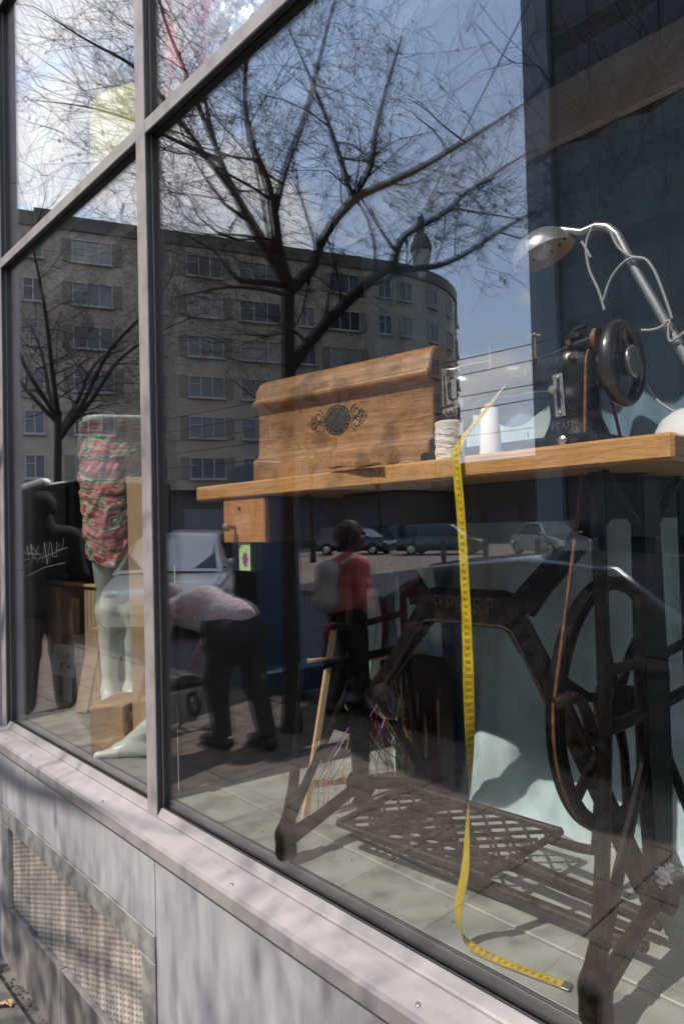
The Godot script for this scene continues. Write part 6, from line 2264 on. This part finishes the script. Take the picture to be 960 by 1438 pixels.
# limbs of the nearest tree, as places in the street: points, radius at root and tip, spacing and length of side branches, levels of branching
const LIMBS := [
	[[[-3.5, 3.0, 2.11], [-3.67, 3.22, 2.13], [-3.97, 3.55, 2.2], [-4.3, 3.94, 2.28], [-4.64, 4.42, 2.35], [-4.89, 4.96, 2.4], [-4.96, 5.37, 2.4]], 0.0504, 0.008, 0.26, 0.85, 3],
	[[[-3.5, 2.99, 2.11], [-3.52, 3.23, 2.05], [-3.47, 3.41, 1.98], [-3.46, 3.62, 1.92], [-3.54, 3.92, 1.85], [-3.52, 4.2, 1.8], [-3.4, 4.44, 1.75]], 0.0414, 0.0067, 0.26, 0.85, 3],
	[[[-3.48, 2.94, 2.11], [-3.45, 3.05, 2.2], [-3.45, 3.16, 2.3], [-3.47, 3.36, 2.4], [-3.43, 3.53, 2.5], [-3.3, 3.66, 2.55], [-3.12, 3.81, 2.55], [-3.01, 3.99, 2.5], [-2.85, 4.2, 2.45], [-2.67, 4.4, 2.4]], 0.0414, 0.0067, 0.198, 0.8, 3],
	[[[-3.41, 3.52, 2.48], [-3.28, 3.68, 2.6], [-3.05, 3.7, 2.65], [-2.76, 3.69, 2.65], [-2.44, 3.67, 2.6], [-2.14, 3.65, 2.55], [-1.86, 3.64, 2.5]], 0.0302, 0.005, 0.158, 0.7, 3],
	[[[-3.5, 2.41, 2.11], [-3.36, 2.61, 2.2], [-3.23, 2.82, 2.35], [-3.1, 3.0, 2.5], [-3.0, 3.1, 2.6], [-2.95, 3.26, 2.65], [-2.88, 3.33, 2.7], [-2.61, 3.35, 2.7], [-2.41, 3.42, 2.7], [-2.01, 3.48, 2.7]], 0.0414, 0.0059, 0.173, 0.75, 3],
	[[[-3.04, 3.08, 2.58], [-2.89, 3.07, 2.7], [-2.69, 3.05, 2.75], [-2.48, 3.08, 2.78], [-2.28, 3.14, 2.8], [-2.05, 3.17, 2.8], [-1.85, 3.14, 2.8]], 0.0246, 0.0038, 0.158, 0.6, 3],
	[[[-3.52, 3.0, 2.11], [-3.63, 3.02, 2.0], [-3.78, 3.06, 1.9], [-3.85, 3.16, 1.85], [-3.93, 3.28, 1.8], [-4.14, 3.44, 1.7]], 0.0224, 0.0034, 0.2, 0.55, 2],
	[[[-3.52, 2.93, 2.11], [-4.07, 3.17, 2.3], [-4.72, 3.4, 2.45], [-5.47, 3.59, 2.6], [-6.11, 3.73, 2.7]], 0.0179, 0.0029, 0.19, 0.5, 2],
	[[[-3.47, 3.41, 1.98], [-3.13, 3.52, 1.8], [-2.75, 3.63, 1.65], [-2.51, 3.78, 1.55], [-2.34, 3.95, 1.5]], 0.0246, 0.0046, 0.189, 0.7, 3],
	[[[-3.3, 3.66, 2.55], [-3.62, 4.26, 2.7], [-3.96, 4.92, 2.8], [-4.33, 5.59, 2.9]], 0.0224, 0.0038, 0.198, 0.7, 3],
	[[[-4.3, 3.94, 2.28], [-4.51, 4.34, 2.1], [-4.74, 4.75, 1.95], [-5.03, 5.16, 1.8], [-5.65, 5.67, 1.65], [-6.41, 6.33, 1.5]], 0.0246, 0.0034, 0.26, 0.75, 2],
	[[[-4.64, 4.42, 2.35], [-5.57, 5.05, 2.5], [-6.62, 5.78, 2.6], [-8.13, 6.71, 2.7], [-10.43, 7.97, 2.8]], 0.0213, 0.0034, 0.29, 0.75, 2],
	[[[-4.74, 4.62, 2.35], [-4.92, 5.26, 2.2], [-5.09, 5.8, 2.1], [-5.16, 6.32, 2.05]], 0.0224, 0.0038, 0.27, 0.75, 2]]

# ---------------------------------------------------------------- the scene
func _ready() -> void:
	rng.seed = 20240
	# camera
	var cam := Camera3D.new()
	cam.name = "camera"
	cam.fov = rad_to_deg(2.0 * atan(719.0 / 940.0))
	cam.near = 0.02
	cam.far = 900.0
	add_child(cam)
	var yaw := deg_to_rad(43.602)
	var pit := deg_to_rad(1.457)
	var rol := deg_to_rad(-1.4626)
	var fw := Vector3(-cos(yaw) * cos(pit), sin(pit), -sin(yaw) * cos(pit))
	var rt := Vector3(sin(yaw), 0, -cos(yaw))
	var up := rt.cross(fw)
	var r2 := rt * cos(rol) + up * sin(rol)
	var u2 := up * cos(rol) - rt * sin(rol)
	cam.transform = Transform3D(Basis(r2, u2, -fw), Vector3(0, 1.32, 0.774))
	cam.current = true
	# sky
	var env := Environment.new()
	env.background_mode = Environment.BG_SKY
	var sm := PanoramaSkyMaterial.new()
	sm.panorama = sky_picture()
	var sky := Sky.new()
	sky.sky_material = sm
	env.sky = sky
	env.background_energy_multiplier = 1.45
	env.tonemap_mode = Environment.TONE_MAPPER_LINEAR
	env.tonemap_exposure = 1.3
	env.sdfgi_enabled = true
	env.ssao_enabled = true
	env.ssil_enabled = true
	var we := WorldEnvironment.new()
	we.name = "world_environment"
	we.environment = env
	add_child(we)
	# sun: high, from the street, a little from the left
	var sun := DirectionalLight3D.new()
	sun.name = "sun"
	sun.light_energy = 1.55
	sun.light_color = Color(1.0, .965, .92)
	sun.light_angular_distance = 0.5
	sun.shadow_enabled = true
	var el := deg_to_rad(50.0)
	var az := deg_to_rad(79.0)
	add_child(sun)
	sun.look_at_from_position(Vector3.ZERO, Vector3(cos(az) * cos(el), -sin(el), -sin(az) * cos(el)), Vector3.UP)

	make_materials()
	M.tape = mat("tape", Color.WHITE, .45)
	M.tape.albedo_texture = tape_texture()
	mat("tape_back", lin(.52, .38, .012), .5)
	wood("column_wood", Color(.60, .45, .28), Color(.42, .28, .15), .5, .1, 163, .5, .2)
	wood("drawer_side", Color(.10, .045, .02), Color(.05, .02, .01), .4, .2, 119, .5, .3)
	mat("badge_centre", lin(.035, .035, .036), .4)
	mat("badge_print", lin(.34, .20, .09), .5)
	mat("wheel_rim", lin(.022, .024, .025), .22, .2)
	M.wheel_rim.clearcoat_enabled = true
	print_cloth("red_top", [Color(.50, .03, .05), Color(.58, .50, .50), Color(.55, .05, .08), Color(.40, .02, .04)], .35, 331)
	var cg := mat("card_green", Color.WHITE, .6)
	var nz := noise(.09, 3, 61)
	cg.albedo_texture = tex(image_of(64, 96, func(x: int, y: int):
		var d := Vector2((x - 34.0) / 15.0, (y - 58.0) / 26.0).length() + nz.get_noise_2d(x, y) * .5
		var c := Color(.30, .52, .16).lerp(Color(.55, .68, .40), clampf(.5 + nz.get_noise_2d(x + 90.0, y), 0, 1))
		if d < .95: c = Color(.38, .04, .34).lerp(Color(.12, .015, .12), clampf(.5 + 1.4 * nz.get_noise_2d(x * 2.0, y * 2.0), 0, 1))
		return c.linear_to_srgb()))
	cg.uv1_scale = Vector3(1.0 / .040, -1.0 / .058, 1)
	cg.uv1_offset = Vector3(.5, .5, 0)

	# large structure
	ground()
	building_shell()
	shop_wall()
	shop_front()
	display_platform()
	curtains()
	apartment_block()
	office_slab()
	low_building()
	# objects
	sewing_table()
	sewing_case()
	sewing_machine()
	mannequin()
	left_bay()
	desk_lamp()
	near_tree()
	far_tree()
	street_cars()
	street_furniture()
	people()
	# small things
	rng.seed = 99
	thread_spools()
	measuring_tape()
	floor_things()
	upper_display()
